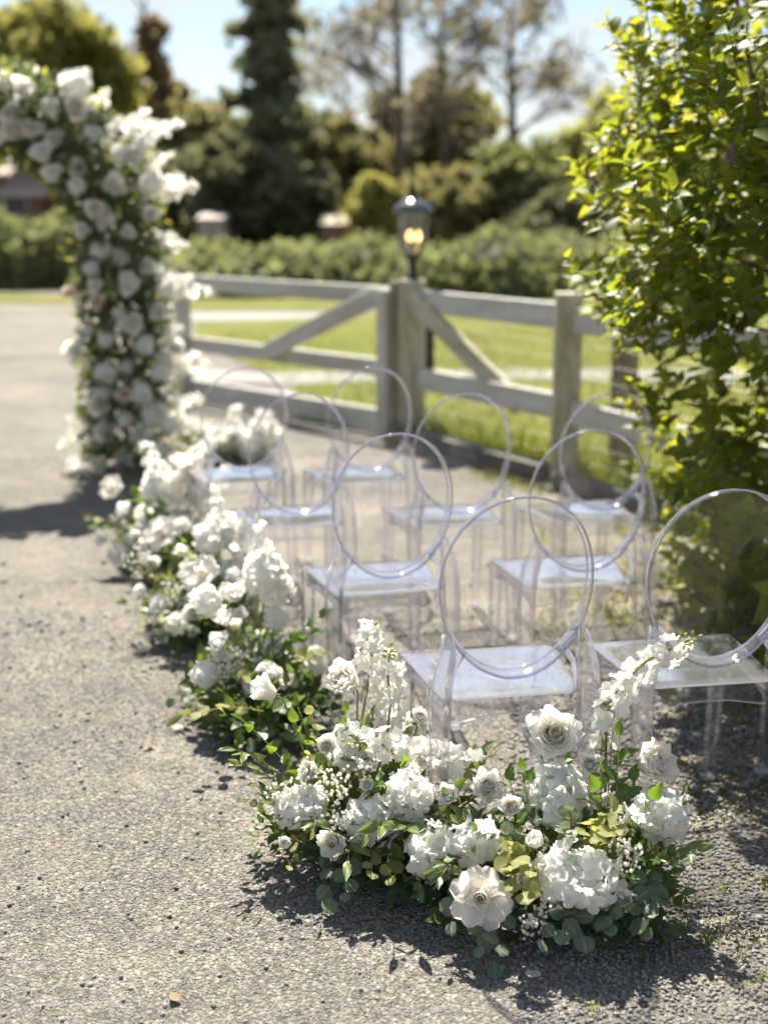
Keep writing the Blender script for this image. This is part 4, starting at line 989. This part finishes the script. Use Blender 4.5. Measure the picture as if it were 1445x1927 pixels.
for k in range(900):
    t = R.random()*.98+.01; p, tan, s = arch_at(t); a = R.uniform(0, 6.283); d = s*math.cos(a)+V((0, math.sin(a), 0)); q = p+d*RAD*R.uniform(.95, 1.25); q.z = max(q.z, .03)
    lm2.append(TR(q, orient_leaf(d+rdir()*.5, rdir()), R.uniform(.04, .07)))
leafmass('lime_foliage', lm2, M['green_buds'], ar)
def arch_flower(kind, p, d, rad):
    if kind == 'h': return part('hydrangea', JH[R.randrange(2)], ar, world=TR(p, orient(d), rad/.076))
    if kind == 's': return part('delphinium_spray', JS[R.randrange(2)], ar, world=TR(p, orient(d), rad/.10))
    return part('rose', JR[kind], ar, world=TR(p, orient(d), rad/.05))
pxr = lambda r: r*YA/F
for kind, x, y, r in [('rose', 213, 415, 25), ('rose', 210, 342, 24), ('rose', 255, 537, 25), ('rose', 250, 602, 25), ('cream', 175, 395, 22), ('cream', 150, 318, 20), ('rose', 85, 290, 22), ('cream', 28, 250, 26), ('cream', 62, 165, 26), ('rose', 20, 210, 24), ('cream', 140, 205, 26), ('h', 140, 160, 38), ('rose', 283, 402, 18), ('h', 285, 340, 24), ('rose', 230, 477, 18), ('h', 190, 470, 26), ('h', 172, 505, 22), ('blush', 188, 570, 16), ('rose', 300, 590, 20), ('h', 225, 590, 18), ('h', 272, 650, 26), ('h', 200, 640, 20), ('rose', 145, 655, 22), ('h', 200, 700, 30), ('h', 195, 735, 24), ('rose', 186, 760, 24), ('blush', 235, 742, 15), ('h', 290, 780, 34), ('rose', 192, 815, 26), ('cream', 195, 870, 20), ('cream', 240, 865, 20), ('h', 265, 740, 28), ('h', 320, 800, 24), ('rose', 155, 440, 18), ('h', 145, 350, 22), ('rose', 105, 330, 20), ('h', 95, 200, 24), ('rose', 255, 300, 22), ('h', 225, 290, 26), ('h', 270, 270, 24), ('rose', 60, 250, 22), ('blush', 130, 550, 14), ('h', 300, 700, 24), ('h', 10, 150, 24), ('rose', 5, 265, 24), ('cream', 110, 260, 20), ('h', 175, 250, 24), ('h', 240, 690, 20), ('rose', 280, 500, 18), ('h', 315, 545, 22), ('cream', 160, 580, 14), ('h', 165, 620, 18), ('rose', 330, 655, 18), ('rose', 265, 820, 20), ('h', 235, 790, 20), ('h', 300, 850, 22), ('cream', 245, 440, 16), ('rose', 180, 540, 16)]:
    p = pY(x, y, YA-.21+R.uniform(-.05, .05)); d = V((R.gauss(0, .25), -1, R.gauss(.15, .25))); arch_flower(kind, p, d, pxr(r)*(1.1 if kind != 'h' else .98))
for x, y, dx, dz, r in [(290, 245, 1, .25, 40), (240, 235, .8, .5, 36), (330, 352, 1, .15, 42), (285, 360, .9, .3, 38), (345, 545, 1, -.1, 42), (330, 525, 1, .1, 34), (345, 690, 1, .1, 40), (330, 680, .9, .3, 36), (330, 455, 1, -.3, 28), (125, 830, -.8, -.8, 32), (135, 880, -.6, -1, 30), (150, 790, -1, .2, 26), (300, 300, 1, .4, 30), (60, 175, -.3, 1, 30), (150, 160, .5, .8, 34), (185, 190, .7, .6, 30), (320, 620, 1, .2, 26), (150, 690, -1, .2, 22), (340, 760, 1, .2, 34), (360, 800, 1, .1, 30)]:
    d = V((dx, -.15, dz)); p = pY(x, y, YA-.1)-d.normalized()*pxr(r)*.8; arch_flower('s', p, d, pxr(r)*(1.3 if dx > 0 else 1.05))
for k in range(70):                                           # the rest of the arch: far side and the half beyond the frame
    t = R.uniform(.40, .99) if k < 48 else R.uniform(.02, .4); p, tan, s = arch_at(t); a = R.uniform(0, 6.283) if k < 48 else R.uniform(.4, 2.7)
    d = s*math.cos(a)+V((0, math.sin(a), 0)); q = p+d*RAD; q.z = max(q.z, .1); arch_flower(R.choice(['rose', 'h', 'cream', 'h']), q, d+rdir()*.3, R.uniform(.06, .09))

# ------------------------------------------------------------------ lilac bush
lb = thing('lilac_bush', 'big leafy lilac bush in fresh yellow green leaf at the right edge', 'bush', (2.05, 5.2, 0))
BC = V((2.02, 5.0, 0))
def crown_ok(p):
    """uneven mound: wider above, open in the middle low part on the left"""
    q = p-V((2.05, 4.95, 1.75)); z = p.z
    rx = 1.36 if z > 1.0 else 1.02+.15*math.sin(p.y*4)
    if z < .8: rx = 1.12+.2*(.8-z)
    rz = 1.75 if q.z > 0 else 3.1
    k = (q.x/rx)**2+(q.y/1.5)**2+(q.z/rz)**2
    lump = .16*math.sin(p.x*5.1+p.z*3.3)+.13*math.sin(p.y*6+p.z*4.7)+.10*math.sin(p.z*9+p.x*8)
    return k < 1+lump, k
BND = [(-400, 1230), (0, 1205), (130, 1165), (180, 1150), (250, 1180), (330, 1090), (480, 1090), (560, 1112), (640, 1135), (700, 1185), (760, 1180), (840, 1222), (1000, 1232), (1150, 1285), (1300, 1350), (1600, 1450)]
def px_of(p):
    q = p-V((0, 0, HC)); zc = q.y*math.cos(PITCH)-q.z*math.sin(PITCH); yc = -q.z*math.cos(PITCH)-q.y*math.sin(PITCH); return CX+F*q.x/zc, CY+F*yc/zc
def left_of_edge(p):
    x, y = px_of(p); return x < np.interp(y, [b[0] for b in BND], [b[1] for b in BND])+R.uniform(-18, 40)
stems = MB()
shoots = []
for s in range(15):
    a = R.uniform(0, 6.283); b0 = V((2.05+.22*math.cos(a), 5.15+.2*math.sin(a), 0))
    tip = V((2.05+R.uniform(.35, .95)*math.cos(a), 5.0+R.uniform(.35, 1.3)*math.sin(a), R.uniform(1.3, 3.0)))
    pts = [b0, b0.lerp(tip, .35)+V((0, 0, .25)), b0.lerp(tip, .7)+V((0, 0, .15)), tip]; stems.tube(pts, [.022, .017, .011, .004], 6)
    for q in range(9):
        t = R.uniform(.25, 1)*2.999; i = int(t); p = pts[i].lerp(pts[i+1], t-i); e = p+V((R.gauss(0, .35), R.gauss(0, .35), R.uniform(-.2, .4)))
        if crown_ok(e)[0] and not left_of_edge(e): stems.tube([p, p.lerp(e, .5)+V((0, 0, .04)), e], [.007, .005, .002], 4)
wpart('branches', stems, M['bark'], lb, True)
lmats = []; young = []; twigs = MB(); tries = 0
while len(lmats) < 22000 and tries < 60000:
    tries += 1
    p = V((R.uniform(.45, 3.6), R.uniform(3.3, 6.6), R.uniform(.03, 3.6))); ok, k = crown_ok(p)
    if not ok or left_of_edge(p): continue
    if k < .40 and R.random() < .6: continue
    hole = math.sin(p.x*7.3+p.z*2.1)+math.sin(p.y*5.7-p.z*6.1)+math.sin(p.z*7.7+p.x*3.1)
    if hole > (1.15 if p.z > .75 else 1.25): continue
    if .62 < p.z < 1.12 and p.x < 1.7 and R.random() < .6: continue      # thin band through which the fence shows
    if p.x > 2.6 and R.random() < .5: continue
    d = ((p-BC).normalized()*.5+V((-.1, -.15, .75))+rdir()*.5).normalized(); n = R.randint(6, 9)
    twigs.tube([p-d*.05, p+d*.11], [.0028, .0012], 3, False)
    for j in range(n):
        t = j/(n-1); q = p+d*(.13*t-.02); sd_ = d.orthogonal().normalized(); sd_ = Quaternion(d, j*1.6+R.uniform(-.3, .3)) @ sd_
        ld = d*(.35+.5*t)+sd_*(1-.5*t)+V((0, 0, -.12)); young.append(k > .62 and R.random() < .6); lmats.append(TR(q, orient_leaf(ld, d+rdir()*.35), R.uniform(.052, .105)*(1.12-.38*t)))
wpart('twigs', twigs, M['bark'], lb, False, kind='stuff')
LV_small, LF_small = leaf(1, .36, 'ovate', 2, 3, 5, .28, .25); LF_small = np.array(LF_small)
def inframe(p):
    q = p-V((0, 0, HC)); zc = q.y*math.cos(PITCH)-q.z*math.sin(PITCH); yc = -q.z*math.cos(PITCH)-q.y*math.sin(PITCH)
    return abs(F*q.x/zc) < 715 and abs(F*yc/zc) < 955
order = sorted(range(len(lmats)), key=lambda i: lmats[i].translation.length if inframe(lmats[i].translation) else 99)
LM = [mesh('leaf', *leaf(1, .36, 'ovate', s, 5, 8, .28, .25), M['lilac_leaf_obj']) for s in range(4)]
for i in order[:300]: part('leaf', LM[i % 4], lb, world=lmats[i])
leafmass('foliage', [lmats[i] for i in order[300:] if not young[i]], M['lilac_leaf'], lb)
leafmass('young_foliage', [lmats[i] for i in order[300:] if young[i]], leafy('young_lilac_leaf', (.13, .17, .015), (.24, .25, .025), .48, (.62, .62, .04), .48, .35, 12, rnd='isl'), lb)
for x, y, Y in ((1105, 340, 4.75), (1125, 352, 4.7), (1195, 255, 4.6), (1375, 300, 3.95), (1388, 680, 4.3)):
    p = pY(x, y, Y); mb = MB(); d0 = V((R.gauss(0, .3), R.gauss(0, .3), 1)).normalized()
    for k in range(34):
        t = k/33; q = d0*(.045*t)+rdir()*.014*(1.1-t); mb.box(q, (.006, .006, .006), Euler((R.random()*3, R.random()*3, 0)).to_matrix())
    part('flower_bud_cluster', mb.mesh('flower_bud_cluster', M['lilac_bloom'], False), lb, world=Matrix.Translation(p))

# ------------------------------------------------------------------ hedges, trees and house beyond
QV = np.array([(-.5, 0, 0), (.5, 0, .12), (.42, 1, 0), (-.42, 1, .1)]); QF = np.array([(0, 1, 2, 3)])
def quadmass(name, pts, sizes, mat, parent, up=.4, kind=None, g=None):
    n = len(pts); g = g or np.random.default_rng(n); pts = np.asarray(pts); d = g.normal(0, 1, (n, 3)); d[:, 2] += up; d /= np.linalg.norm(d, axis=1)[:, None]
    e = g.normal(0, 1, (n, 3)); x = np.cross(d, e); x /= np.linalg.norm(x, axis=1)[:, None]; z = np.cross(x, d)
    s = np.asarray(sizes)[:, None]; m = np.zeros((n, 4, 4)); m[:, 3, 3] = 1; m[:, :3, 0] = x*s*.75; m[:, :3, 1] = d*s; m[:, :3, 2] = z*s
    inv = np.array(WM[parent].inverted()); m[:, :3, 3] = pts@inv[:3, :3].T+inv[:3, 3]
    v, f = rep(QV, QF, m); return part(name, mesh(name, v, f, mat, False), parent, local=Matrix.Identity(4), kind=kind)
def hedge(label, lumps, mat, n, size):
    c = lumps[0][0]; h = thing('hedge', label, 'hedge', (c[0], c[1], 0)); g = np.random.default_rng(int(n+abs(c[0])*10)); P = []; core = MB()
    tot = sum(r[0]*r[2] for _, r in lumps)
    for (cx, cy_, cz), (rx, ry, rz) in lumps:
        k = int(n*rx*rz/tot); d = g.normal(0, 1, (k, 3)); d /= np.linalg.norm(d, axis=1)[:, None]; d[:, 2] = np.abs(d[:, 2])*1.0
        rr = g.uniform(.82, 1.08, (k, 1)); q = d*rr*np.array([rx, ry, rz])+np.array([cx, cy_, 0]); P.append(q)
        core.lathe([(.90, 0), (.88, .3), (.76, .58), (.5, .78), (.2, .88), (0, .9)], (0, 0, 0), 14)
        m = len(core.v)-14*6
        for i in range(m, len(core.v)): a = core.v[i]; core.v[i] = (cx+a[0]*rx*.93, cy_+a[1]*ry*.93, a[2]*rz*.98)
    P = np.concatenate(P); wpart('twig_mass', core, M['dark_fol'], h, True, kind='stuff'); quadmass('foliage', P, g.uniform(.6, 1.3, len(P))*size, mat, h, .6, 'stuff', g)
    return h
lum = []; 
for k in range(26):
    x = -5.6+k*.66; yv = 27+R.uniform(-.6, .6); lum.append(((x, yv+R.uniform(-.5, .8), 0), (R.uniform(.6, 1.3), 1.2, R.uniform(.62, 1.28))))
hedge('long low pale green bramble hedge beyond the lawn behind the lantern', lum, M['hedge_fol'], 15000, .16)
lum = []
for k in range(15):
    x = -20.8+k*.98; lum.append(((x, 30+R.uniform(-.3, .3), 0), (R.uniform(.85, 1.25), 1.1, R.uniform(1.4, 1.8))))
hedge('tall clipped dark hedge at the left beyond the driveway', lum, M['hedge_fol'], 16000, .15)
lum = []
for k in range(9): lum.append(((9.5+k*.8, 26+R.uniform(-.4, .4), 0), (.9, 1.0, R.uniform(1.0, 1.5))))
hedge('low green hedge at the far right seen through the lilac', lum, M['hedge_fol'], 4000, .17)

def limbs(mb, base, h, rad, spread, n, g):
    mb.tube([base, base+V((0, 0, h*.35)), base+V((g.uniform(-.1, .1)*spread, 0, h*.7)), base+V((g.uniform(-.15, .15)*spread, 0, h*.97))], [rad, rad*.8, rad*.45, rad*.1], 7)
    for k in range(n):
        z = h*g.uniform(.22, .9); a = g.uniform(0, 6.283); L = spread*g.uniform(.5, .95)*(1.15-z/h*.6); p = base+V((0, 0, z)); e = p+V((math.cos(a)*L, math.sin(a)*L, L*g.uniform(.25, .8)))
        mb.tube([p, p.lerp(e, .5)+V((0, 0, .05*L)), e], [rad*.28, rad*.17, rad*.04], 5, False)
def tree(name, label, px, Y, top, bot, wpx, mat, n, size, shape='round', clump=10, seed=1, trunk=.16, dens=1.0):
    """broad tree: top/bot = photo rows of crown top and crown bottom, wpx = crown width in photo pixels"""
    g = random.Random(seed); gn = np.random.default_rng(seed); T = pY(px, top, Y); Bt = pY(px, bot, Y); k = Y/F; rw = wpx*k/2
    o = thing(name, label, 'tree', (T.x, Y, 0)); base = V((T.x, Y, 0)); mb = MB(); limbs(mb, base, T.z, trunk, rw, 12, g); wpart('trunk', mb, M['bark'], o, True)
    zc, zr = (T.z+max(.3, Bt.z))/2, (T.z-max(.3, Bt.z))/2; P = []
    for c in range(clump*3):
        while True:
            d = V((g.uniform(-1, 1), g.uniform(-1, 1), g.uniform(-1, 1)))
            lim = 1.0
            if shape == 'cone': lim = (1-(d.z+1)/2)**.8*1.0; inside = math.hypot(d.x, d.y) < lim
            elif shape == 'column': inside = math.hypot(d.x, d.y) < 1-.35*abs(d.z)**3
            else: inside = d.length < 1
            if inside: break
        cs = g.uniform(.16, .30)*min(rw, zr)*(1 if shape != 'cone' else .8)
        m = int(n/(clump*3)); q = gn.normal(0, cs*.55, (m, 3))*np.array([1, 1, .7]); P.append(q+np.array([T.x+d.x*rw*.88, Y+d.y*rw*.8, zc+d.z*zr*.92]))
    P = np.concatenate(P); P = P[P[:, 2] > .05]; quadmass('crown', P, gn.uniform(.6, 1.4, len(P))*size, mat, o, .3, None, gn); return o
def cedar(label, px, Y, top, wpx, n, seed):
    g = random.Random(seed); gn = np.random.default_rng(seed); T = pY(px, top, Y); rw = wpx*Y/F/2; o = thing('cedar_tree', label, 'tree', (T.x, Y, 0))
    mb = MB().tube([(T.x, Y, 0), (T.x, Y, T.z*.5), (T.x, Y, T.z)], [.32, .2, .03], 8); P = []
    nb = 36
    for k in range(nb):
        z = T.z*(.10+.88*k/nb); a = k*GA+g.uniform(-.4, .4); L = rw*(1.12-.82*(k/nb)**1.2)*g.uniform(.6, 1.15); p = V((T.x, Y, z)); e = p+V((math.cos(a)*L, math.sin(a)*L, -.05*L)); m_ = p.lerp(e, .55)+V((0, 0, .12*L))
        mb.tube([p, m_, e], [.05, .03, .008], 4, False); m = int(n/nb); t = gn.random(m)**.8
        q = np.array(p)[None]*(1-t)[:, None]+np.array(e)[None]*t[:, None]; q[:, 2] += .12*L*np.sin(t*3.14)-np.abs(gn.normal(0, .16, m)); q[:, :2] += gn.normal(0, .14+.06*L, (m, 2)); P.append(q)
    wpart('trunk', mb, M['bark'], o, True); P = np.concatenate(P); quadmass('crown', P, gn.uniform(.6, 1.3, len(P))*.28, M['cedar_fol'], o, -.5, None, gn)
def bare(label, px, Y, top, wpx, seed, rad, mat='tan_fol', leaves=700, name='bare_tree', fork=8, lo=.3):
    g = random.Random(seed); gn = np.random.default_rng(seed); T = pY(px, top, Y); rw = wpx*Y/F/2; o = thing(name, label, 'tree', (T.x, Y, 0)); mb = MB(); P = []
    base = V((T.x, Y, 0)); mb.tube([base, base+V((.1, 0, T.z*.4)), base+V((-.05, 0, T.z*.75)), V((T.x, Y, T.z))], [rad, rad*.75, rad*.45, .02], 7)
    def grow(p, d, L, r, lv):
        e = p+d*L; m_ = p.lerp(e, .5)+V((g.gauss(0, .06), g.gauss(0, .06), .06))*L; mb.tube([p, m_, e], [r, r*.75, r*.45], 4, False); P.append(e); P.append(m_)
        if lv:
            for k in range(4): q = p.lerp(e, g.uniform(.35, 1)); nd = (d+V((g.gauss(0, .55), g.gauss(0, .55), g.gauss(.2, .35)))).normalized(); grow(q, nd, L*g.uniform(.42, .65), r*.5, lv-1)
    for k in range(fork*2):
        z = T.z*(lo+(.97-lo)*k/(fork*2)); a = g.uniform(0, 6.283); grow(base+V((0, 0, z)), V((math.cos(a), math.sin(a), g.uniform(.35, 1.0))).normalized(), rw*g.uniform(.5, .9)*(1.1-.4*z/T.z), rad*.32*(1.1-.7*z/T.z), 2)
    wpart('trunk', mb, M['bark'], o, True); P = np.array([tuple(p) for p in P]); idx = gn.integers(0, len(P), leaves); q = P[idx]+gn.normal(0, .22, (leaves, 3)); quadmass('crown', q, gn.uniform(.5, 1.2, leaves)*.2, M[mat], o, .2, None, gn)

tree('willow_tree', 'round yellow green willow behind the arch at upper left', 95, 42, -10, 330, 270, M['willow_fol'], 9000, .26, 'round', 20, 11, .3)
tree('willow_tree', 'smaller yellow green tree at the far left edge', -90, 40, 110, 380, 200, M['willow_fol'], 4000, .26, 'round', 12, 12, .2)
tree('reddish_conifer', 'reddish brown pointed tree between the willow and the cedar', 268, 46, -40, 330, 200, M['brown_fol'], 7000, .24, 'cone', 24, 13, .25)
tree('olive_tree', 'olive brown tree left of the dark cedar', 385, 44, 190, 420, 210, M['olive_fol'], 6000, .24, 'round', 16, 14, .2)
cedar('tall dark cedar with drooping boughs left of the centre', 500, 40, -150, 190, 6200, 3)
tree('dark_shrub_tree', 'dark evergreen mass at the foot of the cedar', 440, 37, 260, 450, 220, M['dark_fol'], 5000, .22, 'round', 14, 15, .15)
tree('dark_shrub_tree', 'dark evergreen just right of the cedar foot', 560, 37, 300, 450, 160, M['dark_fol'], 4000, .22, 'round', 12, 16, .15)
tree('olive_tree', 'brownish olive tree between the cedar and the tallest bare trunk', 640, 48, 215, 420, 220, M['olive_fol'], 6500, .26, 'round', 18, 17, .2)
bare('tall bare tree with a straight dark trunk above the lantern', 748, 44, -190, 330, 21, .22, 'tan_fol', 900, 'bare_tree', 11, .35)
bare('bare brown tree right of the lantern with many twigs', 835, 47, -130, 280, 22, .20, 'tan_fol', 1300, 'bare_tree', 12, .3)
bare('bare spreading tree with a dark trunk near the lilac', 966, 45, -60, 330, 23, .22, 'tan_fol', 1400, 'bare_tree', 10, .42)
bare('thin bare tree between the cedar and the straight trunk', 650, 50, -20, 300, 24, .10, 'tan_fol', 700, 'bare_tree', 8, .4)
tree('budding_tree', 'tawny budding tree behind the lantern', 800, 50, 130, 420, 200, M['tan_fol'], 5000, .22, 'column', 18, 18, .2)
tree('budding_tree', 'tawny yellow budding tree right of the lantern', 895, 49, 170, 420, 190, M['willow_fol'], 3500, .22, 'column', 16, 19, .2)
tree('green_shrub_tree', 'rounded olive green shrub just left of the lantern', 712, 34, 330, 470, 130, M['willow_fol'], 4500, .18, 'round', 14, 20, .12)
tree('green_shrub_tree', 'large rounded green shrub right of the lantern', 985, 36, 270, 480, 300, M['green_fol'], 9000, .22, 'round', 22, 25, .15)
tree('green_shrub_tree', 'mid green shrub close behind the lantern', 850, 35, 320, 480, 200, M['olive_fol'], 6000, .2, 'round', 16, 26, .12)
tree('dark_shrub_tree', 'dark shrub left of the lilac', 1060, 33, 360, 490, 200, M['dark_fol'], 6000, .18, 'round', 14, 27, .12)
tree('pale_tree', 'pale yellow green tree behind the lilac bush', 1190, 48, 150, 400, 260, M['pale_fol'], 6000, .26, 'round', 16, 28, .2)
tree('pale_tree', 'distant pale tree at the far right behind the lilac', 1420, 46, 90, 400, 300, M['pale_fol'], 6000, .26, 'round', 16, 29, .2)
tree('olive_tree', 'olive tree between the two pale trees behind the lilac', 1090, 50, 235, 420, 180, M['olive_fol'], 4500, .24, 'round', 14, 30, .2)
tree('dark_shrub_tree', 'dark evergreen mass behind the arch at left', 250, 38, 270, 440, 240, M['dark_fol'], 5000, .22, 'round', 14, 31, .15)
# a far wood closing the view
g = np.random.default_rng(77); fw = part('far_woods', None, None); bpy.data.objects.remove(fw)
fw = thing('far_woods', 'dark far treeline that closes the view below the sky', 'woods', (0, 68, 0)); fw['kind'] = 'stuff'
n = 32000; xs = g.uniform(-60, 50, n); hgt = 4.2+1.2*np.sin(xs*.7)+.8*np.sin(xs*1.9+1)+.5*np.sin(xs*4.1)
P = np.stack([xs, 68+g.normal(0, 1.2, n), hgt*g.random(n)**.8], 1); quadmass('treeline', P, g.uniform(.4, .9, n), M['olive_fol'], fw, .3, 'stuff', g)
# house
hx = pY(-150, 360, 40).x
ho = thing('bungalow', 'low brick bungalow with a dusty pink roof behind the left hedge', 'house', (hx, 40, 0))
x0, x1 = pY(-330, 360, 40).x, pY(95, 360, 40).x; zr1 = pY(0, 325, 40).z; ze = pY(0, 362, 40).z
mbk = solid('brick_wall', (.22, .12, .085), .85, col2=(.30, .17, .12), nscale=6); mrf = solid('pink_shingle', (.50, .39, .35), .8, col2=(.58, .47, .42), nscale=5)
wpart('wall', MB().box(((x0+x1)/2, 42.5, ze/2), (x1-x0-.6, 5, ze)), mbk, ho)
wpart('roof', MB().add([(x0, 39.6, ze), (x1, 39.6, ze), (x1, 45.4, ze), (x0, 45.4, ze), (x0+.6, 42.5, zr1+.25), (x1-.9, 42.5, zr1+.25), (x0, 39.6, ze-.12), (x1, 39.6, ze-.12), (x1, 45.4, ze-.12), (x0, 45.4, ze-.12)], [(0, 1, 5, 4), (1, 2, 5), (2, 3, 4, 5), (3, 0, 4), (6, 7, 1, 0), (7, 8, 2, 1), (8, 9, 3, 2), (9, 6, 0, 3), (9, 8, 7, 6)]), mrf, ho)
mdark = solid('window_glass', (.03, .035, .04), .15)
for wx in (30, -80, -200):
    q = pY(wx, 384, 39.98); wn = wpart('window', MB().box((q.x, 39.97, q.z), (.75, .06, .8)), M['fence'], ho); wpart('pane', MB().box((q.x, 39.93, q.z), (.62, .04, .66)), mdark, wn)
# pale shed and car-sized pale shapes behind the hedge
M['brown_wall'] = solid('brown_wall', (.34, .28, .26), .8)
def shed(label, px, py, Y, wpx, hpx, wall, roof):
    q = pY(px, py, Y); k = Y/F; w_, h_ = wpx*k, hpx*k; o = thing('garden_shed', label, 'shed', (q.x, Y, 0)); zt = q.z
    wpart('wall', MB().box((q.x, Y+1, (zt-h_*.4)/2), (w_, 2, zt-h_*.4)), wall, o)
    wpart('roof', MB().add([(q.x-w_*.6, Y-.2, zt-h_*.4), (q.x+w_*.6, Y-.2, zt-h_*.4), (q.x+w_*.6, Y+2.2, zt-h_*.4), (q.x-w_*.6, Y+2.2, zt-h_*.4), (q.x-w_*.6, Y+1, zt), (q.x+w_*.6, Y+1, zt)], [(0, 1, 5, 4), (2, 3, 4, 5), (1, 2, 5), (3, 0, 4), (3, 2, 1, 0)]), roof, o)
    wpart('door', MB().box((q.x, Y-.02, (zt-h_*.4)*.42), (w_*.3, .05, (zt-h_*.4)*.8)), M['fence_brown'], o)
shed('low shed with a pale pinkish roof left of the cedar foot', 395, 400, 34.5, 42, 26, M['brown_wall'], solid('pale_roof', (.30, .26, .24), .8))
shed('low shed with a tan roof between cedar and lantern', 630, 400, 35, 46, 50, mbk, solid('tan_roof', (.28, .25, .17), .8))
# overhead cable
pc0, pc1 = pY(-300, 300, 33), pY(1700, 360, 33)
tag(part('overhead_cable', MB().tube(curve_pts(pc0, pc1, -.25, 14), .009, 5).mesh('overhead_cable', solid('cable_sheath', (.02, .02, .02), .95, spec=.05)), None), 'thin dark overhead cable crossing in front of the trees', 'cable')

# fallen bits on the driveway
FL = mesh('fallen_leaf', *leaf(.036, .013, 'ovate', 3, bend=-.1, fold=.3), solid('dry_leaf', (.20, .135, .085), .9, col2=(.26, .19, .12)))
FP = mesh('fallen_petal', *leaf(.04, .017, 'round', 5, bend=-.2, fold=.3), M['petal'])
for x, y, me, nm, lab, a in ((335, 1893, FL, 'fallen_leaf', 'dry tan leaf lying on the driveway near the bottom edge', .6), (290, 1408, FL, 'fallen_leaf', 'dry tan leaf lying on the driveway at mid left', 2.2), (345, 1378, FP, 'fallen_petal', 'white petal fallen on the driveway beside the second flower arrangement', 1.2), (1005, 1835, FP, 'fallen_petal', 'white petal fallen in the shade in front of the nearest arrangement', 2.9)):
    o = part(nm, me, None, Matrix.Translation(pg(x, y)+V((0, 0, .009))) @ Matrix.Rotation(a, 4, 'Z')); tag(o, lab, 'petal' if 'petal' in nm else 'leaf')

# litter and weeds under the lilac and along the fence
lt = []
for k in range(2600):
    x, y = R.uniform(.75, 2.6), R.uniform(3.3, 5.9)
    if R.random() < min(1, (x-.6)*.9): lt.append(TR(V((x, y, .006+R.random()*.006)), orient_leaf(V((R.gauss(0, 1), R.gauss(0, 1), R.gauss(0, .15))), V((R.gauss(0, .3), R.gauss(0, .3), 1))), R.uniform(.015, .034)))
tag(leafmass('leaf_litter', lt, leafy('litter_leaf', (.075, .05, .025), (.15, .105, .05), .15, None, .8, .2, 12, rnd='isl'), None), 'brown dry leaf litter on the ground under the lilac bush', 'leaf litter')
gp = []
for cxp, cyp, n in ((905, 895, 60), (940, 905, 80), (975, 915, 70), (1010, 925, 60), (1110, 1120, 60), (1150, 1150, 80), (1060, 1190, 50), (1200, 1180, 70), (1230, 1090, 70), (1180, 1000, 60), (1030, 1010, 40), (1400, 1330, 60), (1300, 1330, 50), (1430, 1250, 60)):
    c = pg(cxp, cyp)
    for k in range(n): gp.append((c.x+R.gauss(0, .07), c.y+R.gauss(0, .09), .001))
blades('gravel_weeds', gp, .05, .007, M['grass'], 'low yellow green weeds growing through the gravel between chairs and fence', 'weeds')
